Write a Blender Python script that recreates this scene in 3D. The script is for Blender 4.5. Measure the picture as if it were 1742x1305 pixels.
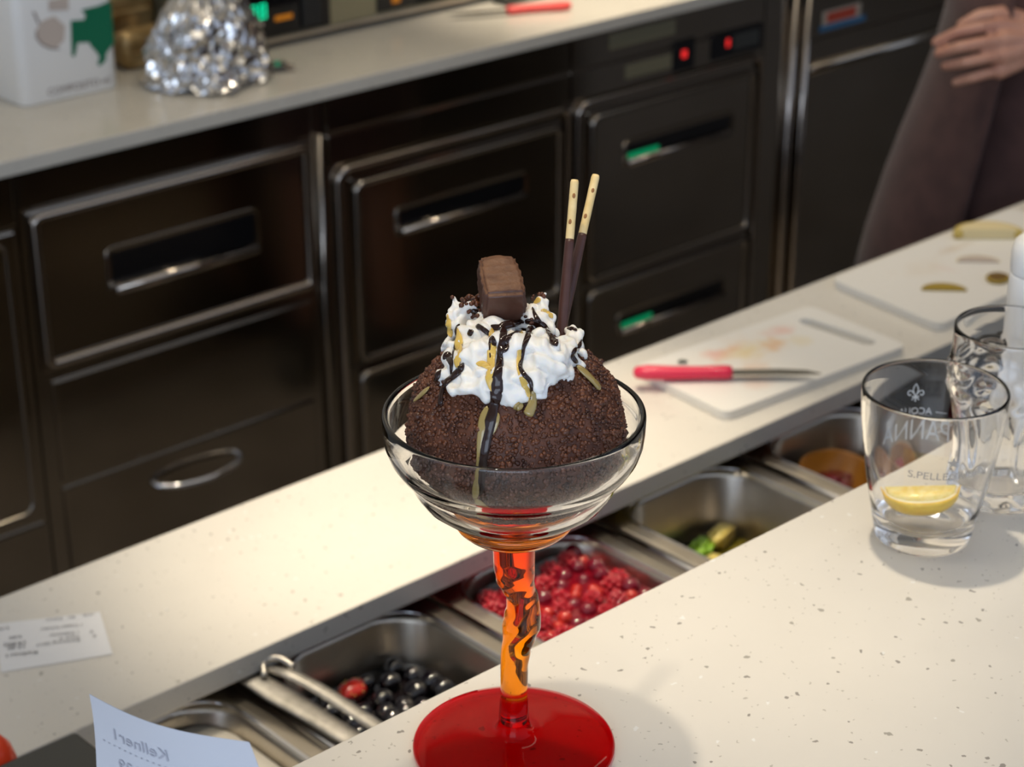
import bpy, bmesh, math, random
from mathutils import Vector, Matrix, noise
from mathutils.bvhtree import BVHTree

random.seed(7)
scene = bpy.context.scene
COL = scene.collection
for o in list(bpy.data.objects):
    bpy.data.objects.remove(o)

# ---------------------------------------------------------------- camera
CAM = Vector((0, 0, 1.72))
PITCH, AZ = math.radians(24.5), math.radians(47.5)
FH = Vector((math.cos(AZ), math.sin(AZ), 0))
RV = Vector((math.sin(AZ), -math.cos(AZ), 0))
UP = Vector((0, 0, 1))
FW = FH * math.cos(PITCH) - UP * math.sin(PITCH)
CU = UP * math.cos(PITCH) + FH * math.sin(PITCH)
cd = bpy.data.cameras.new('camera')
cam = bpy.data.objects.new('camera', cd)
COL.objects.link(cam)
cam.matrix_world = Matrix(((RV.x, CU.x, -FW.x, CAM.x), (RV.y, CU.y, -FW.y, CAM.y),
                           (RV.z, CU.z, -FW.z, CAM.z), (0, 0, 0, 1)))
cd.sensor_fit = 'HORIZONTAL'
cd.sensor_width = 36
cd.lens = 36 * 3420 / 1742
cd.clip_start = 0.05
cd.dof.use_dof = True
cd.dof.focus_distance = 0.945
cd.dof.aperture_fstop = 13.0
cd.dof.aperture_blades = 7
scene.camera = cam

# ---------------------------------------------------------------- world and lights
scene.view_settings.view_transform = 'Standard'
scene.view_settings.look = 'None'
scene.view_settings.gamma = 1
scene.view_settings.exposure = 1.5
try:
    scene.view_settings.use_curve_mapping = False
except Exception:
    pass
cy = scene.cycles
cy.max_bounces = 24
cy.transmission_bounces = 24
cy.transparent_max_bounces = 16
cy.glossy_bounces = 6
cy.diffuse_bounces = 4
cy.caustics_refractive = True
cy.caustics_reflective = False
cy.blur_glossy = 0.6
cy.sample_clamp_indirect = 6.0
cy.use_denoising = True

wd = bpy.data.worlds.new('world')
scene.world = wd
wd.use_nodes = True
wd.node_tree.nodes['Background'].inputs[0].default_value = (0.62, 0.72, 0.92, 1)
wd.node_tree.nodes['Background'].inputs[1].default_value = 0.36


def spot(name, loc, target, power, size=70, blend=0.9, col=(1, .80, .55), rad=0.035):
    l = bpy.data.lights.new(name, 'SPOT')
    l.energy = power
    l.color = col
    l.spot_size = math.radians(size)
    l.spot_blend = blend
    l.shadow_soft_size = rad
    o = bpy.data.objects.new(name, l)
    COL.objects.link(o)
    o.location = loc
    d = Vector(target) - Vector(loc)
    o.rotation_euler = d.to_track_quat('-Z', 'Y').to_euler()
    return o


WARM = (1, .86, .66)
spot('lamp_or_added_spot', (1.00, 1.42, 2.75), (1.07, 1.24, .87), 60, 27, 1.0, WARM)
spot('lamp_or_added_spot', (0.95, 0.98, 2.75), (.86, 0.755, 1.12), 25, 28, 1.0, WARM)
spot('lamp_or_added_spot', (0.72, 1.30, 2.75), (.90, 1.10, .80), 14, 17, 1.0, WARM)
spot('lamp_or_added_spot', (0.50, 0.80, 2.75), (.60, 0.65, 1.25), 13, 24, 1.0, WARM)  # unseen spot, added to warm the light on the sundae
spot('lamp_or_added_spot', (1.75, 1.15, 2.75), (1.60, 1.10, .87), 5, 50, 1.0, WARM)
spot('lamp_or_added_spot', (2.45, 2.30, 2.75), (2.46, 2.40, .90), 75, 28, 1.0, WARM)
spot('lamp_or_added_spot', (1.45, 2.25, 2.75), (1.50, 2.45, .90), 3, 60, 1.0, WARM)
spot('lamp_or_added_spot', (1.9, 1.85, 2.75), (1.9, 1.80, 0), 14, 60, 1.0, WARM)  # unseen spot, added to brighten the aisle floor and the person
al = bpy.data.lights.new('shop_window', 'AREA')
al.shape = 'RECTANGLE'
al.size, al.size_y = 2.6, 1.8
al.energy = 18
al.color = (.70, .82, 1.0)
alo = bpy.data.objects.new('shop_window', al)
COL.objects.link(alo)
wl = bpy.data.lights.new('added_wall_light', 'AREA')  # unseen light, added to brighten the back wall mirrored in the steel
wl.shape = 'RECTANGLE'
wl.size, wl.size_y = 4.5, .12
wl.energy = 3.5
wl.spread = math.radians(110)
wl.color = (1, .88, .70)
wlo = bpy.data.objects.new('added_wall_light', wl)
COL.objects.link(wlo)
wlo.location = (1.9, 2.62, 2.9)
wlo.rotation_euler = (math.radians(47), 0, 0)
lin = bpy.data.lights.new('linear_lamp', 'AREA')
lin.shape = 'RECTANGLE'
lin.size, lin.size_y = 4.2, .16
lin.energy = 3.5
lin.color = (1, .88, .70)
lino = bpy.data.objects.new('linear_lamp', lin)
COL.objects.link(lino)
lino.location = (1.6, .95, 2.96)
alo.location = (-2.2, -1.6, 1.9)
alo.rotation_euler = (Vector((1.2, 1.4, .95)) - Vector(alo.location)).to_track_quat('-Z', 'Y').to_euler()

# ---------------------------------------------------------------- materials
MATS = {}


def pm(name, col, rough=.5, metal=0, trans=0, ior=1.45, emit=None, estr=1, coat=0, sss=0, spec=None, sheen=0):
    m = bpy.data.materials.new(name)
    m.use_nodes = True
    b = m.node_tree.nodes['Principled BSDF']
    b.inputs['Base Color'].default_value = (*col, 1)
    b.inputs['Roughness'].default_value = rough
    b.inputs['Metallic'].default_value = metal
    b.inputs['Transmission Weight'].default_value = trans
    b.inputs['IOR'].default_value = ior
    b.inputs['Coat Weight'].default_value = coat
    if sss:
        b.inputs['Subsurface Weight'].default_value = sss
        b.inputs['Subsurface Radius'].default_value = (.006, .004, .002)
        b.inputs['Subsurface Scale'].default_value = 1.0
    if spec is not None:
        b.inputs['Specular IOR Level'].default_value = spec
    if sheen:
        b.inputs['Sheen Weight'].default_value = sheen
    if emit:
        b.inputs['Emission Color'].default_value = (*emit, 1)
        b.inputs['Emission Strength'].default_value = estr
    MATS[name] = m
    return m


def nd(m, typ, **kw):
    n = m.node_tree.nodes.new(typ)
    for k, v in kw.items():
        if isinstance(v, (int, float, tuple)) and k in n.inputs:
            n.inputs[k].default_value = v
        else:
            setattr(n, k, v)
    return n


def lk(m, a, b):
    m.node_tree.links.new(a, b)


def bsdf(m):
    return m.node_tree.nodes['Principled BSDF']


def clear_mat(name, refr_col, through_col, through, ior):
    """clear or tinted glass: refracting body mixed with straight see-through so light passes to what stands behind"""
    m = bpy.data.materials.new(name)
    m.use_nodes = True
    nt = m.node_tree
    nt.nodes.remove(nt.nodes['Principled BSDF'])
    g = nt.nodes.new('ShaderNodeBsdfGlass')
    g.inputs['Color'].default_value = (*refr_col, 1)
    g.inputs['Roughness'].default_value = 0
    g.inputs['IOR'].default_value = ior
    tr = nt.nodes.new('ShaderNodeBsdfTransparent')
    tr.inputs['Color'].default_value = (*through_col, 1)
    gl = nt.nodes.new('ShaderNodeBsdfGlossy')
    gl.inputs['Roughness'].default_value = .02
    fr = nt.nodes.new('ShaderNodeFresnel')
    # the see-through share is never bent, so both faces use the same outside Fresnel value
    ge = nt.nodes.new('ShaderNodeNewGeometry')
    mr = nt.nodes.new('ShaderNodeMapRange')
    mr.inputs['To Min'].default_value = ior
    mr.inputs['To Max'].default_value = 1 / ior
    nt.links.new(ge.outputs['Backfacing'], mr.inputs['Value'])
    nt.links.new(mr.outputs[0], fr.inputs['IOR'])
    m1 = nt.nodes.new('ShaderNodeMixShader')
    nt.links.new(fr.outputs[0], m1.inputs[0])
    nt.links.new(tr.outputs[0], m1.inputs[1])
    nt.links.new(gl.outputs[0], m1.inputs[2])
    m2 = nt.nodes.new('ShaderNodeMixShader')
    m2.inputs[0].default_value = through
    nt.links.new(g.outputs[0], m2.inputs[1])
    nt.links.new(m1.outputs[0], m2.inputs[2])
    nt.links.new(m2.outputs[0], nt.nodes['Material Output'].inputs[0])
    MATS[name] = m
    return m


def noisy(m, c1, c2, scale=20, detail=4, lo=.35, hi=.65, bump=0, bdist=.001, bscale=None):
    tc = nd(m, 'ShaderNodeTexCoord')
    n = nd(m, 'ShaderNodeTexNoise')
    n.inputs['Scale'].default_value = scale
    n.inputs['Detail'].default_value = detail
    lk(m, tc.outputs['Object'], n.inputs['Vector'])
    r = nd(m, 'ShaderNodeValToRGB')
    r.color_ramp.elements[0].position = lo
    r.color_ramp.elements[0].color = (*c1, 1)
    r.color_ramp.elements[1].position = hi
    r.color_ramp.elements[1].color = (*c2, 1)
    lk(m, n.outputs[0], r.inputs[0])
    lk(m, r.outputs[0], bsdf(m).inputs['Base Color'])
    if bump:
        n2 = nd(m, 'ShaderNodeTexNoise')
        n2.inputs['Scale'].default_value = bscale or scale
        n2.inputs['Detail'].default_value = 5
        lk(m, tc.outputs['Object'], n2.inputs['Vector'])
        bp = nd(m, 'ShaderNodeBump')
        bp.inputs['Strength'].default_value = bump
        bp.inputs['Distance'].default_value = bdist
        lk(m, n2.outputs[0], bp.inputs['Height'])
        lk(m, bp.outputs[0], bsdf(m).inputs['Normal'])
    return m


def quartz(name, base, rough):
    """engineered stone: pale body with sparse dark and white flecks"""
    m = pm(name, base, rough)
    tc = nd(m, 'ShaderNodeTexCoord')
    dn = nd(m, 'ShaderNodeTexNoise')
    dn.inputs['Scale'].default_value = 220
    dn.inputs['Detail'].default_value = 2
    lk(m, tc.outputs['Object'], dn.inputs['Vector'])
    sc = nd(m, 'ShaderNodeVectorMath', operation='SCALE')
    sc.inputs['Scale'].default_value = .006
    lk(m, dn.outputs['Color'], sc.inputs[0])
    ad = nd(m, 'ShaderNodeVectorMath', operation='ADD')
    lk(m, tc.outputs['Object'], ad.inputs[0])
    lk(m, sc.outputs[0], ad.inputs[1])
    bn = nd(m, 'ShaderNodeTexNoise')
    bn.inputs['Scale'].default_value = 9
    bn.inputs['Detail'].default_value = 6
    lk(m, tc.outputs['Object'], bn.inputs['Vector'])
    br = nd(m, 'ShaderNodeValToRGB')
    br.color_ramp.elements[0].position = .3
    br.color_ramp.elements[0].color = (*[c * .93 for c in base], 1)
    br.color_ramp.elements[1].position = .7
    br.color_ramp.elements[1].color = (*base, 1)
    lk(m, bn.outputs[0], br.inputs[0])
    prev = br.outputs[0]
    for scale, keep, rad, colr in ((150, .90, .20, (.20, .18, .16)), (85, .88, .14, (.28, .26, .22)), (300, .86, .22, (.42, .39, .34)), (130, .94, .18, (.80, .80, .77))):
        v = nd(m, 'ShaderNodeTexVoronoi')
        v.inputs['Scale'].default_value = scale
        lk(m, ad.outputs[0], v.inputs['Vector'])
        sp = nd(m, 'ShaderNodeSeparateColor')
        lk(m, v.outputs['Color'], sp.inputs[0])
        g = nd(m, 'ShaderNodeMath', operation='GREATER_THAN')
        g.inputs[1].default_value = keep
        lk(m, sp.outputs[0], g.inputs[0])
        l = nd(m, 'ShaderNodeMath', operation='LESS_THAN')
        l.inputs[1].default_value = rad
        lk(m, v.outputs['Distance'], l.inputs[0])
        mu = nd(m, 'ShaderNodeMath', operation='MULTIPLY')
        lk(m, g.outputs[0], mu.inputs[0])
        lk(m, l.outputs[0], mu.inputs[1])
        m2 = nd(m, 'ShaderNodeMath', operation='MULTIPLY')
        m2.inputs[1].default_value = .8
        lk(m, mu.outputs[0], m2.inputs[0])
        mx = nd(m, 'ShaderNodeMix', data_type='RGBA')
        lk(m, m2.outputs[0], mx.inputs['Factor'])
        lk(m, prev, mx.inputs['A'])
        mx.inputs['B'].default_value = (*colr, 1)
        prev = mx.outputs['Result']
    lk(m, prev, bsdf(m).inputs['Base Color'])
    return m


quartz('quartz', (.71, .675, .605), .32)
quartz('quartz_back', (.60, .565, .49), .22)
noisy(pm('steel_dark', (.36, .32, .27), .16, 1), (.33, .29, .24), (.39, .35, .30), 3)
noisy(pm('steel_panel', (.34, .30, .25), .12, 1), (.31, .27, .22), (.37, .33, .28), 3)
noisy(pm('steel', (.70, .65, .56), .30, 1), (.56, .51, .43), (.68, .62, .53), 14, bump=.05, bscale=60)
noisy(pm('steel_worn', (.70, .68, .64), .42, 1), (.40, .38, .34), (.62, .59, .54), 60, bump=.25, bdist=.0006, bscale=90)
pm('chrome', (.80, .80, .82), .07, 1)
pm('frame_steel', (.42, .37, .32), .14, 1)
pm('black_gap', (.012, .012, .012), .6)
pm('black_plastic', (.045, .046, .042), .45)
pm('black_gloss', (.006, .006, .007), .08)
noisy(pm('floor_tile', (.22, .20, .18), .35), (.18, .165, .15), (.25, .23, .21), 6)
pm('wall_paint', (.66, .60, .50), .8)
pm('ceiling_paint', (.78, .74, .66), .8)
noisy(pm('dark_wood', (.07, .045, .03), .5), (.05, .032, .02), (.10, .065, .04), 8)
pm('glass', (1, 1, 1), 0, 0, 1, 1.45)
pm('glass_orange', (1.0, .32, .012), 0, 0, 1, 1.40)
_m = MATS['glass_orange']          # the glass itself shades from orange below to red at the top
_tc = nd(_m, 'ShaderNodeTexCoord')
_sx = nd(_m, 'ShaderNodeSeparateXYZ')
lk(_m, _tc.outputs['Object'], _sx.inputs[0])
_mr = nd(_m, 'ShaderNodeMapRange')
_mr.inputs['From Min'].default_value = .060
_mr.inputs['From Max'].default_value = .110
lk(_m, _sx.outputs['Z'], _mr.inputs['Value'])
_cr = nd(_m, 'ShaderNodeValToRGB')
_cr.color_ramp.elements[0].color = (1, .30, .003, 1)
_cr.color_ramp.elements[1].color = (1, .060, .006, 1)
lk(_m, _mr.outputs[0], _cr.inputs[0])
lk(_m, _cr.outputs[0], bsdf(_m).inputs['Base Color'])
clear_mat('glass_red', (.9, .03, .07), (.86, .022, .09), 1.0, 1.22)
pm('lens_amber', (1.0, .27, .02), 0, 0, 1, 1.40)
noisy(pm('cream', (.82, .80, .74), .45, sss=.25), (.79, .765, .70), (.84, .82, .77), 60, bump=.35, bdist=.0008, bscale=260)
pm('choc_sauce', (.018, .006, .0035), .12)
pm('caramel_sauce', (.90, .56, .12), .15, 0, .15, 1.35, coat=.3, sss=.3)
pm('caramel_pale', (.42, .31, .10), .12, 0, .3, 1.45, coat=.5)
noisy(pm('choc_crumb', (.085, .030, .014), .55), (.046, .013, .005), (.115, .036, .014), 90, 4, bump=.6, bdist=.0008, bscale=500)
noisy(pm('choc_bit', (.06, .021, .011), .40), (.038, .011, .005), (.135, .044, .018), 130, 4)
noisy(pm('choc_bar', (.08, .034, .022), .36), (.070, .029, .018), (.092, .040, .026), 70, bump=.3, bdist=.0005, bscale=160)
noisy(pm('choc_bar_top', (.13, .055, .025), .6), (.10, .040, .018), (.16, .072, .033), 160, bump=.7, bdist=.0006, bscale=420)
noisy(pm('choc_stick', (.062, .022, .016), .42), (.055, .019, .013), (.075, .028, .02), 90)
noisy(pm('biscuit', (.72, .53, .24), .6), (.66, .47, .19), (.78, .60, .30), 120, bump=.3, bdist=.0004, bscale=500)
pm('biscuit_toast', (.28, .12, .035), .6)
pm('paper', (.80, .80, .80), .7)
pm('thermal_paper', (.60, .62, .67), .6)
pm('ink', (.10, .10, .11), .7)
pm('ink_faint', (.42, .43, .49), .7)
pm('print_white', (.82, .82, .80), .5)
pm('print_grey', (.34, .31, .27), .5)
pm('knife_red', (.70, .022, .075), .3, coat=.3)
pm('knife_coral', (.75, .085, .075), .35)
pm('blade', (.22, .22, .20), .2, 1)
pm('white_plastic', (.78, .77, .74), .35)
pm('milk_white', (.80, .76, .68), .4)
pm('berry_black', (.004, .003, .005), .06, 0, 0, 1.75)
pm('berry_red', (.42, .008, .02), .14, coat=.6, sss=.1)
pm('berry_dark', (.16, .004, .015), .12, coat=.6)
pm('berry_orange', (.46, .022, .012), .15, coat=.6)
pm('syrup_black', (.006, .004, .005), .05)
pm('syrup_red', (.16, .003, .010), .05)
pm('syrup_green', (.16, .13, .012), .06)
pm('syrup_amber', (.09, .018, .006), .08)
pm('lime_green', (.22, .42, .03), .3)
pm('melon', (.75, .62, .18), .3)
pm('melon_orange', (.75, .42, .14), .3)
pm('orange_flesh', (.62, .25, .03), .35)
pm('cup_amber', (.42, .17, .02), .3)
noisy(pm('lemon_flesh', (.90, .74, .26), .25, sss=.3), (.86, .66, .17), (.94, .80, .36), 240, bump=.3, bdist=.0005, bscale=500)
noisy(pm('lemon_peel', (.90, .58, .04), .35), (.86, .53, .03), (.93, .63, .06), 200, bump=.3, bdist=.0004, bscale=700)
pm('lemon_pith', (.93, .85, .60), .5)
pm('leaf', (.012, .035, .016), .35)
pm('apple_flesh', (.78, .66, .38), .4)
pm('apple_skin', (.62, .46, .12), .35)
pm('peel_olive', (.36, .25, .03), .4)
pm('seed_brown', (.16, .09, .02), .5)
pm('cap_red', (.80, .055, .012), .35)
pm('bottle_pink', (.85, .30, .28), .3, 0, .3)
noisy(pm('cloth_brown', (.085, .040, .034), .9, sheen=.2), (.060, .028, .025), (.082, .039, .034), 30, bump=.3, bdist=.001, bscale=900)
noisy(pm('skin', (.52, .27, .18), .5, sss=.15), (.46, .22, .15), (.56, .30, .21), 25)
pm('hair', (.05, .03, .02), .6)
pm('foil', (.62, .61, .60), .16, 1)
noisy(pm('packet_gold', (.46, .31, .13), .35, .5), (.30, .19, .07), (.66, .48, .24), 18, bump=.4, bdist=.004)
pm('label_green', (.0, .13, .06), .5)
pm('label_smear', (.52, .44, .38), .5)
pm('label_mark', (.20, .15, .13), .6)
pm('led_green', (.0, .2, .1), .4, emit=(.0, .95, .45), estr=.40)
pm('led_red', (.2, 0, 0), .4, emit=(1, .03, .03), estr=.30)
pm('led_orange', (.2, .05, 0), .4, emit=(1, .35, .02), estr=.10)
pm('reflection_green', (0, .2, .08), .4, emit=(.0, .8, .30), estr=.07)  # glowing green that stands for a reflection in the drawer grips
pm('tan_steel_and_reflection', (.30, .27, .17), .4, .4)  # appliance housing, also the tan reflections painted on the fascia
pm('sticker_red', (.45, .06, .03), .5)
pm('sticker_blue', (.03, .14, .28), .5)
pm('sticker_white', (.45, .38, .30), .5)


def board_mat(name, spots):
    """white plastic board with washed-in fruit stains (their own irregular shape)"""
    m = pm(name, (.80, .78, .73), .38)
    tc = nd(m, 'ShaderNodeTexCoord')
    nz = nd(m, 'ShaderNodeTexNoise')
    nz.inputs['Scale'].default_value = 45
    nz.inputs['Detail'].default_value = 5
    lk(m, tc.outputs['Object'], nz.inputs['Vector'])
    prev = None
    for (x, y, rx, ry, colr, a) in spots:
        mp = nd(m, 'ShaderNodeMapping')
        mp.inputs['Location'].default_value = (-x / rx, -y / ry, 0)
        mp.inputs['Scale'].default_value = (1 / rx, 1 / ry, 0)
        lk(m, tc.outputs['Object'], mp.inputs['Vector'])
        ln = nd(m, 'ShaderNodeVectorMath', operation='LENGTH')
        lk(m, mp.outputs[0], ln.inputs[0])
        ad = nd(m, 'ShaderNodeMath', operation='MULTIPLY_ADD')
        lk(m, nz.outputs[0], ad.inputs[0])
        ad.inputs[1].default_value = 1.7
        lk(m, ln.outputs['Value'], ad.inputs[2])
        mr = nd(m, 'ShaderNodeMapRange')
        mr.inputs['From Min'].default_value = 1.75
        mr.inputs['From Max'].default_value = .85
        mr.inputs['To Min'].default_value = 0
        mr.inputs['To Max'].default_value = a
        lk(m, ad.outputs[0], mr.inputs['Value'])
        mx = nd(m, 'ShaderNodeMix', data_type='RGBA')
        lk(m, mr.outputs[0], mx.inputs['Factor'])
        if prev is None:
            mx.inputs['A'].default_value = (.80, .78, .73, 1)
        else:
            lk(m, prev, mx.inputs['A'])
        mx.inputs['B'].default_value = (*colr, 1)
        prev = mx.outputs['Result']
    lk(m, prev, bsdf(m).inputs['Base Color'])
    return m


# ---------------------------------------------------------------- helpers
def mesh_obj(name, bm, mat, parent=None, smooth=False, origin=None):
    """origin: world point the mesh coordinates are made relative to"""
    if parent is not None and origin is None:
        r = parent
        off = Vector(r.location)
        while r.parent:
            r = r.parent
            off += Vector(r.location)
        origin = off
    me = bpy.data.meshes.new(name)
    if origin is not None:
        bmesh.ops.translate(bm, verts=bm.verts, vec=-Vector(origin))
    bm.to_mesh(me)
    bm.free()
    for p in me.polygons:
        p.use_smooth = smooth
    mats = mat if isinstance(mat, (list, tuple)) else [mat]
    for mm in mats:
        me.materials.append(MATS[mm])
    o = bpy.data.objects.new(name, me)
    COL.objects.link(o)
    if parent is not None:
        o.parent = parent
    elif origin is not None:
        o.location = origin
    return o


def tag(o, label, cat, group=None):
    o['label'] = label
    o['category'] = cat
    if group:
        o['group'] = group
    return o


def thing(name, label, cat, loc=(0, 0, 0), group=None):
    o = bpy.data.objects.new(name, None)
    o.empty_display_size = .05
    COL.objects.link(o)
    o.location = loc
    return tag(o, label, cat, group)


def struct(o):
    o['kind'] = 'structure'
    return o


def box(bm, x0, x1, y0, y1, z0, z1, bev=0, seg=2):
    r = bmesh.ops.create_cube(bm, size=1)
    vs = r['verts']
    for v in vs:
        v.co = Vector(((x0 + x1) / 2 + v.co.x * (x1 - x0), (y0 + y1) / 2 + v.co.y * (y1 - y0), (z0 + z1) / 2 + v.co.z * (z1 - z0)))
    if bev:
        es = list({e for v in vs for e in v.link_edges})
        bmesh.ops.bevel(bm, geom=es, offset=bev, segments=seg, affect='EDGES', profile=.5)
    return bm


def nbox(*a, **k):
    bm = bmesh.new()
    box(bm, *a, **k)
    return bm


def lathe(bm, prof, c=(0, 0, 0), seg=64, rfun=None, close=False, cap_lo=False, cap_hi=False):
    """prof: (r, z) pairs; rings joined in order"""
    rings = []
    for (r, z) in prof:
        ring = []
        if r < 1e-6:
            ring = [bm.verts.new((c[0], c[1], c[2] + z))]
        else:
            for i in range(seg):
                a = 2 * math.pi * i / seg
                rr = rfun(r, z, a) if rfun else r
                ring.append(bm.verts.new((c[0] + rr * math.cos(a), c[1] + rr * math.sin(a), c[2] + z)))
        rings.append(ring)
    pairs = list(zip(rings, rings[1:]))
    if close:
        pairs.append((rings[-1], rings[0]))
    for A, B in pairs:
        for i in range(seg):
            j = (i + 1) % seg
            if len(A) == 1 and len(B) == 1:
                continue
            if len(A) == 1:
                bm.faces.new((A[0], B[j], B[i]))
            elif len(B) == 1:
                bm.faces.new((A[i], A[j], B[0]))
            else:
                bm.faces.new((A[i], A[j], B[j], B[i]))
    if cap_lo and len(rings[0]) > 1:
        bm.faces.new(rings[0][::-1])
    if cap_hi and len(rings[-1]) > 1:
        bm.faces.new(rings[-1])
    bmesh.ops.recalc_face_normals(bm, faces=bm.faces)
    return bm


def catmull(pts, n=8):
    pts = [Vector(p) for p in pts]
    if len(pts) < 3:
        return [pts[0].lerp(pts[-1], i / n) for i in range(n + 1)]
    P = [pts[0] * 2 - pts[1]] + pts + [pts[-1] * 2 - pts[-2]]
    out = []
    for i in range(1, len(P) - 2):
        p0, p1, p2, p3 = P[i - 1:i + 3]
        for k in range(n):
            t = k / n
            out.append(.5 * ((2 * p1) + (p2 - p0) * t + (2 * p0 - 5 * p1 + 4 * p2 - p3) * t * t + (3 * p1 - p0 - 3 * p2 + p3) * t ** 3))
    out.append(pts[-1])
    return out


def tube(bm, pts, rad, seg=10, closed=False, squash=1.0, normal=None):
    """rad: number or list per point"""
    pts = [Vector(p) for p in pts]
    n = len(pts)
    rings = []
    ref = None
    for i, p in enumerate(pts):
        if closed:
            t = pts[(i + 1) % n] - pts[i - 1]
        else:
            t = pts[min(i + 1, n - 1)] - pts[max(i - 1, 0)]
        if t.length < 1e-9:
            t = Vector((0, 0, 1))
        t.normalize()
        if normal is not None:
            nn = normal[i] if isinstance(normal, list) else Vector(normal)
            a = nn - t * nn.dot(t)
            if a.length < 1e-6:
                a = t.orthogonal()
        else:
            if ref is None:
                ref = t.orthogonal()
            a = ref - t * ref.dot(t)
            if a.length < 1e-6:
                a = t.orthogonal()
            ref = a
        a = a.normalized()
        b = t.cross(a).normalized()
        r = rad[i] if isinstance(rad, (list, tuple)) else rad
        rings.append([bm.verts.new(p + (a * math.cos(2 * math.pi * k / seg) * squash + b * math.sin(2 * math.pi * k / seg)) * r) for k in range(seg)])
    m = n if closed else n - 1
    for i in range(m):
        A, B = rings[i], rings[(i + 1) % n]
        for k in range(seg):
            bm.faces.new((A[k], A[(k + 1) % seg], B[(k + 1) % seg], B[k]))
    if not closed:
        bm.faces.new(rings[0][::-1])
        bm.faces.new(rings[-1])
    bmesh.ops.recalc_face_normals(bm, faces=bm.faces)
    return bm


def rrect(x0, x1, y0, y1, r, seg=6):
    """rounded rectangle outline, counter-clockwise"""
    out = []
    for (cx, cyy, a0) in ((x1 - r, y1 - r, 0), (x0 + r, y1 - r, 90), (x0 + r, y0 + r, 180), (x1 - r, y0 + r, 270)):
        for k in range(seg + 1):
            a = math.radians(a0 + 90 * k / seg)
            out.append((cx + r * math.cos(a), cyy + r * math.sin(a)))
    return out


def loft(bm, loops, closed_loop=True, cap_lo=False, cap_hi=False):
    rs = [[bm.verts.new(p) for p in L] for L in loops]
    n = len(rs[0])
    for A, B in zip(rs, rs[1:]):
        for i in range(n if closed_loop else n - 1):
            j = (i + 1) % n
            bm.faces.new((A[i], A[j], B[j], B[i]))
    if cap_lo:
        bm.faces.new(rs[0][::-1])
    if cap_hi:
        bm.faces.new(rs[-1])
    bmesh.ops.recalc_face_normals(bm, faces=bm.faces)
    return bm


def ball(bm, c, r, sub=2, scale=None, rot=None):
    res = bmesh.ops.create_icosphere(bm, subdivisions=sub, radius=1)
    for v in res['verts']:
        p = v.co * r
        if scale:
            p = Vector((p.x * scale[0], p.y * scale[1], p.z * scale[2]))
        if rot:
            p = rot @ p
        v.co = p + Vector(c)
    return res['verts']


def capsule(bm, a, b, ra, rb, sub=2):
    """tapered limb: convex hull of two balls"""
    t = bmesh.new()
    ball(t, a, ra, sub)
    ball(t, b, rb, sub)
    r = bmesh.ops.convex_hull(t, input=t.verts)
    bmesh.ops.delete(t, geom=[g for g in r['geom_interior'] if isinstance(g, bmesh.types.BMVert)], context='VERTS')
    me = bpy.data.meshes.new('tmp')
    t.to_mesh(me)
    t.free()
    bm.from_mesh(me)
    bpy.data.meshes.remove(me)


def remeshed(bm, voxel, smooth_it=4, fac=.5):
    me = bpy.data.meshes.new('tmp')
    bm.to_mesh(me)
    bm.free()
    o = bpy.data.objects.new('tmp', me)
    COL.objects.link(o)
    md = o.modifiers.new('r', 'REMESH')
    md.mode = 'VOXEL'
    md.voxel_size = voxel
    if smooth_it:
        sm = o.modifiers.new('s', 'SMOOTH')
        sm.iterations = smooth_it
        sm.factor = fac
    dg = bpy.context.evaluated_depsgraph_get()
    m2 = bpy.data.meshes.new_from_object(o.evaluated_get(dg))
    bpy.data.objects.remove(o)
    out = bmesh.new()
    out.from_mesh(m2)
    bpy.data.meshes.remove(m2)
    bpy.data.meshes.remove(me)
    return out


def text_bm(s, size, thick=.0, align='CENTER', sx=1.0):
    cu = bpy.data.curves.new('t', 'FONT')
    cu.body = s
    cu.size = size
    cu.align_x = align
    cu.extrude = thick
    cu.resolution_u = 4
    o = bpy.data.objects.new('t', cu)
    COL.objects.link(o)
    dg = bpy.context.evaluated_depsgraph_get()
    me = bpy.data.meshes.new_from_object(o.evaluated_get(dg))
    bpy.data.objects.remove(o)
    bm = bmesh.new()
    bm.from_mesh(me)
    bpy.data.meshes.remove(me)
    for v in bm.verts:
        v.co.x *= sx
    return bm


def merge(bm, other):
    me = bpy.data.meshes.new('tmp')
    other.to_mesh(me)
    other.free()
    bm.from_mesh(me)
    bpy.data.meshes.remove(me)
    return bm


def copy_tree(o, loc, label=None, parent=None, rot=None, scale=None):
    c = o.copy()
    COL.objects.link(c)
    if parent is None:
        c.location = loc
        if rot:
            c.rotation_euler = rot
        if scale:
            c.scale = (scale,) * 3
    else:
        c.parent = parent
    if label:
        c['label'] = label
    for ch in o.children:
        copy_tree(ch, None, None, c)
    return c


# ---------------------------------------------------------------- the setting
struct(mesh_obj('floor', nbox(-3.5, 6, -3, 3.2, -.05, 0), 'floor_tile'))
struct(mesh_obj('wall_back', nbox(-3.5, 6, 3.05, 3.15, 0, 3.0), 'wall_paint'))
struct(mesh_obj('wall_right', nbox(5.9, 6, -3, 3.15, 0, 3.0), 'dark_wood'))
struct(mesh_obj('ceiling', nbox(-3.5, 6, -1.0, 3.15, 3.0, 3.06), 'ceiling_paint'))

ZC, ZM, ZP, ZB = 1.12, .87, .832, .90

# front bar counter
t = thing('bar_counter', 'pale speckled stone bar counter in the foreground carrying the sundae', 'counter', (0.8, .45, 0))
mesh_obj('worktop', nbox(-.6, 3.4, .20, .701, ZC - .04, ZC, bev=.0012), 'quartz', t)
mesh_obj('bar_body', nbox(-.55, 3.35, .26, .60, 0, ZC - .04), 'dark_wood', t)

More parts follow.
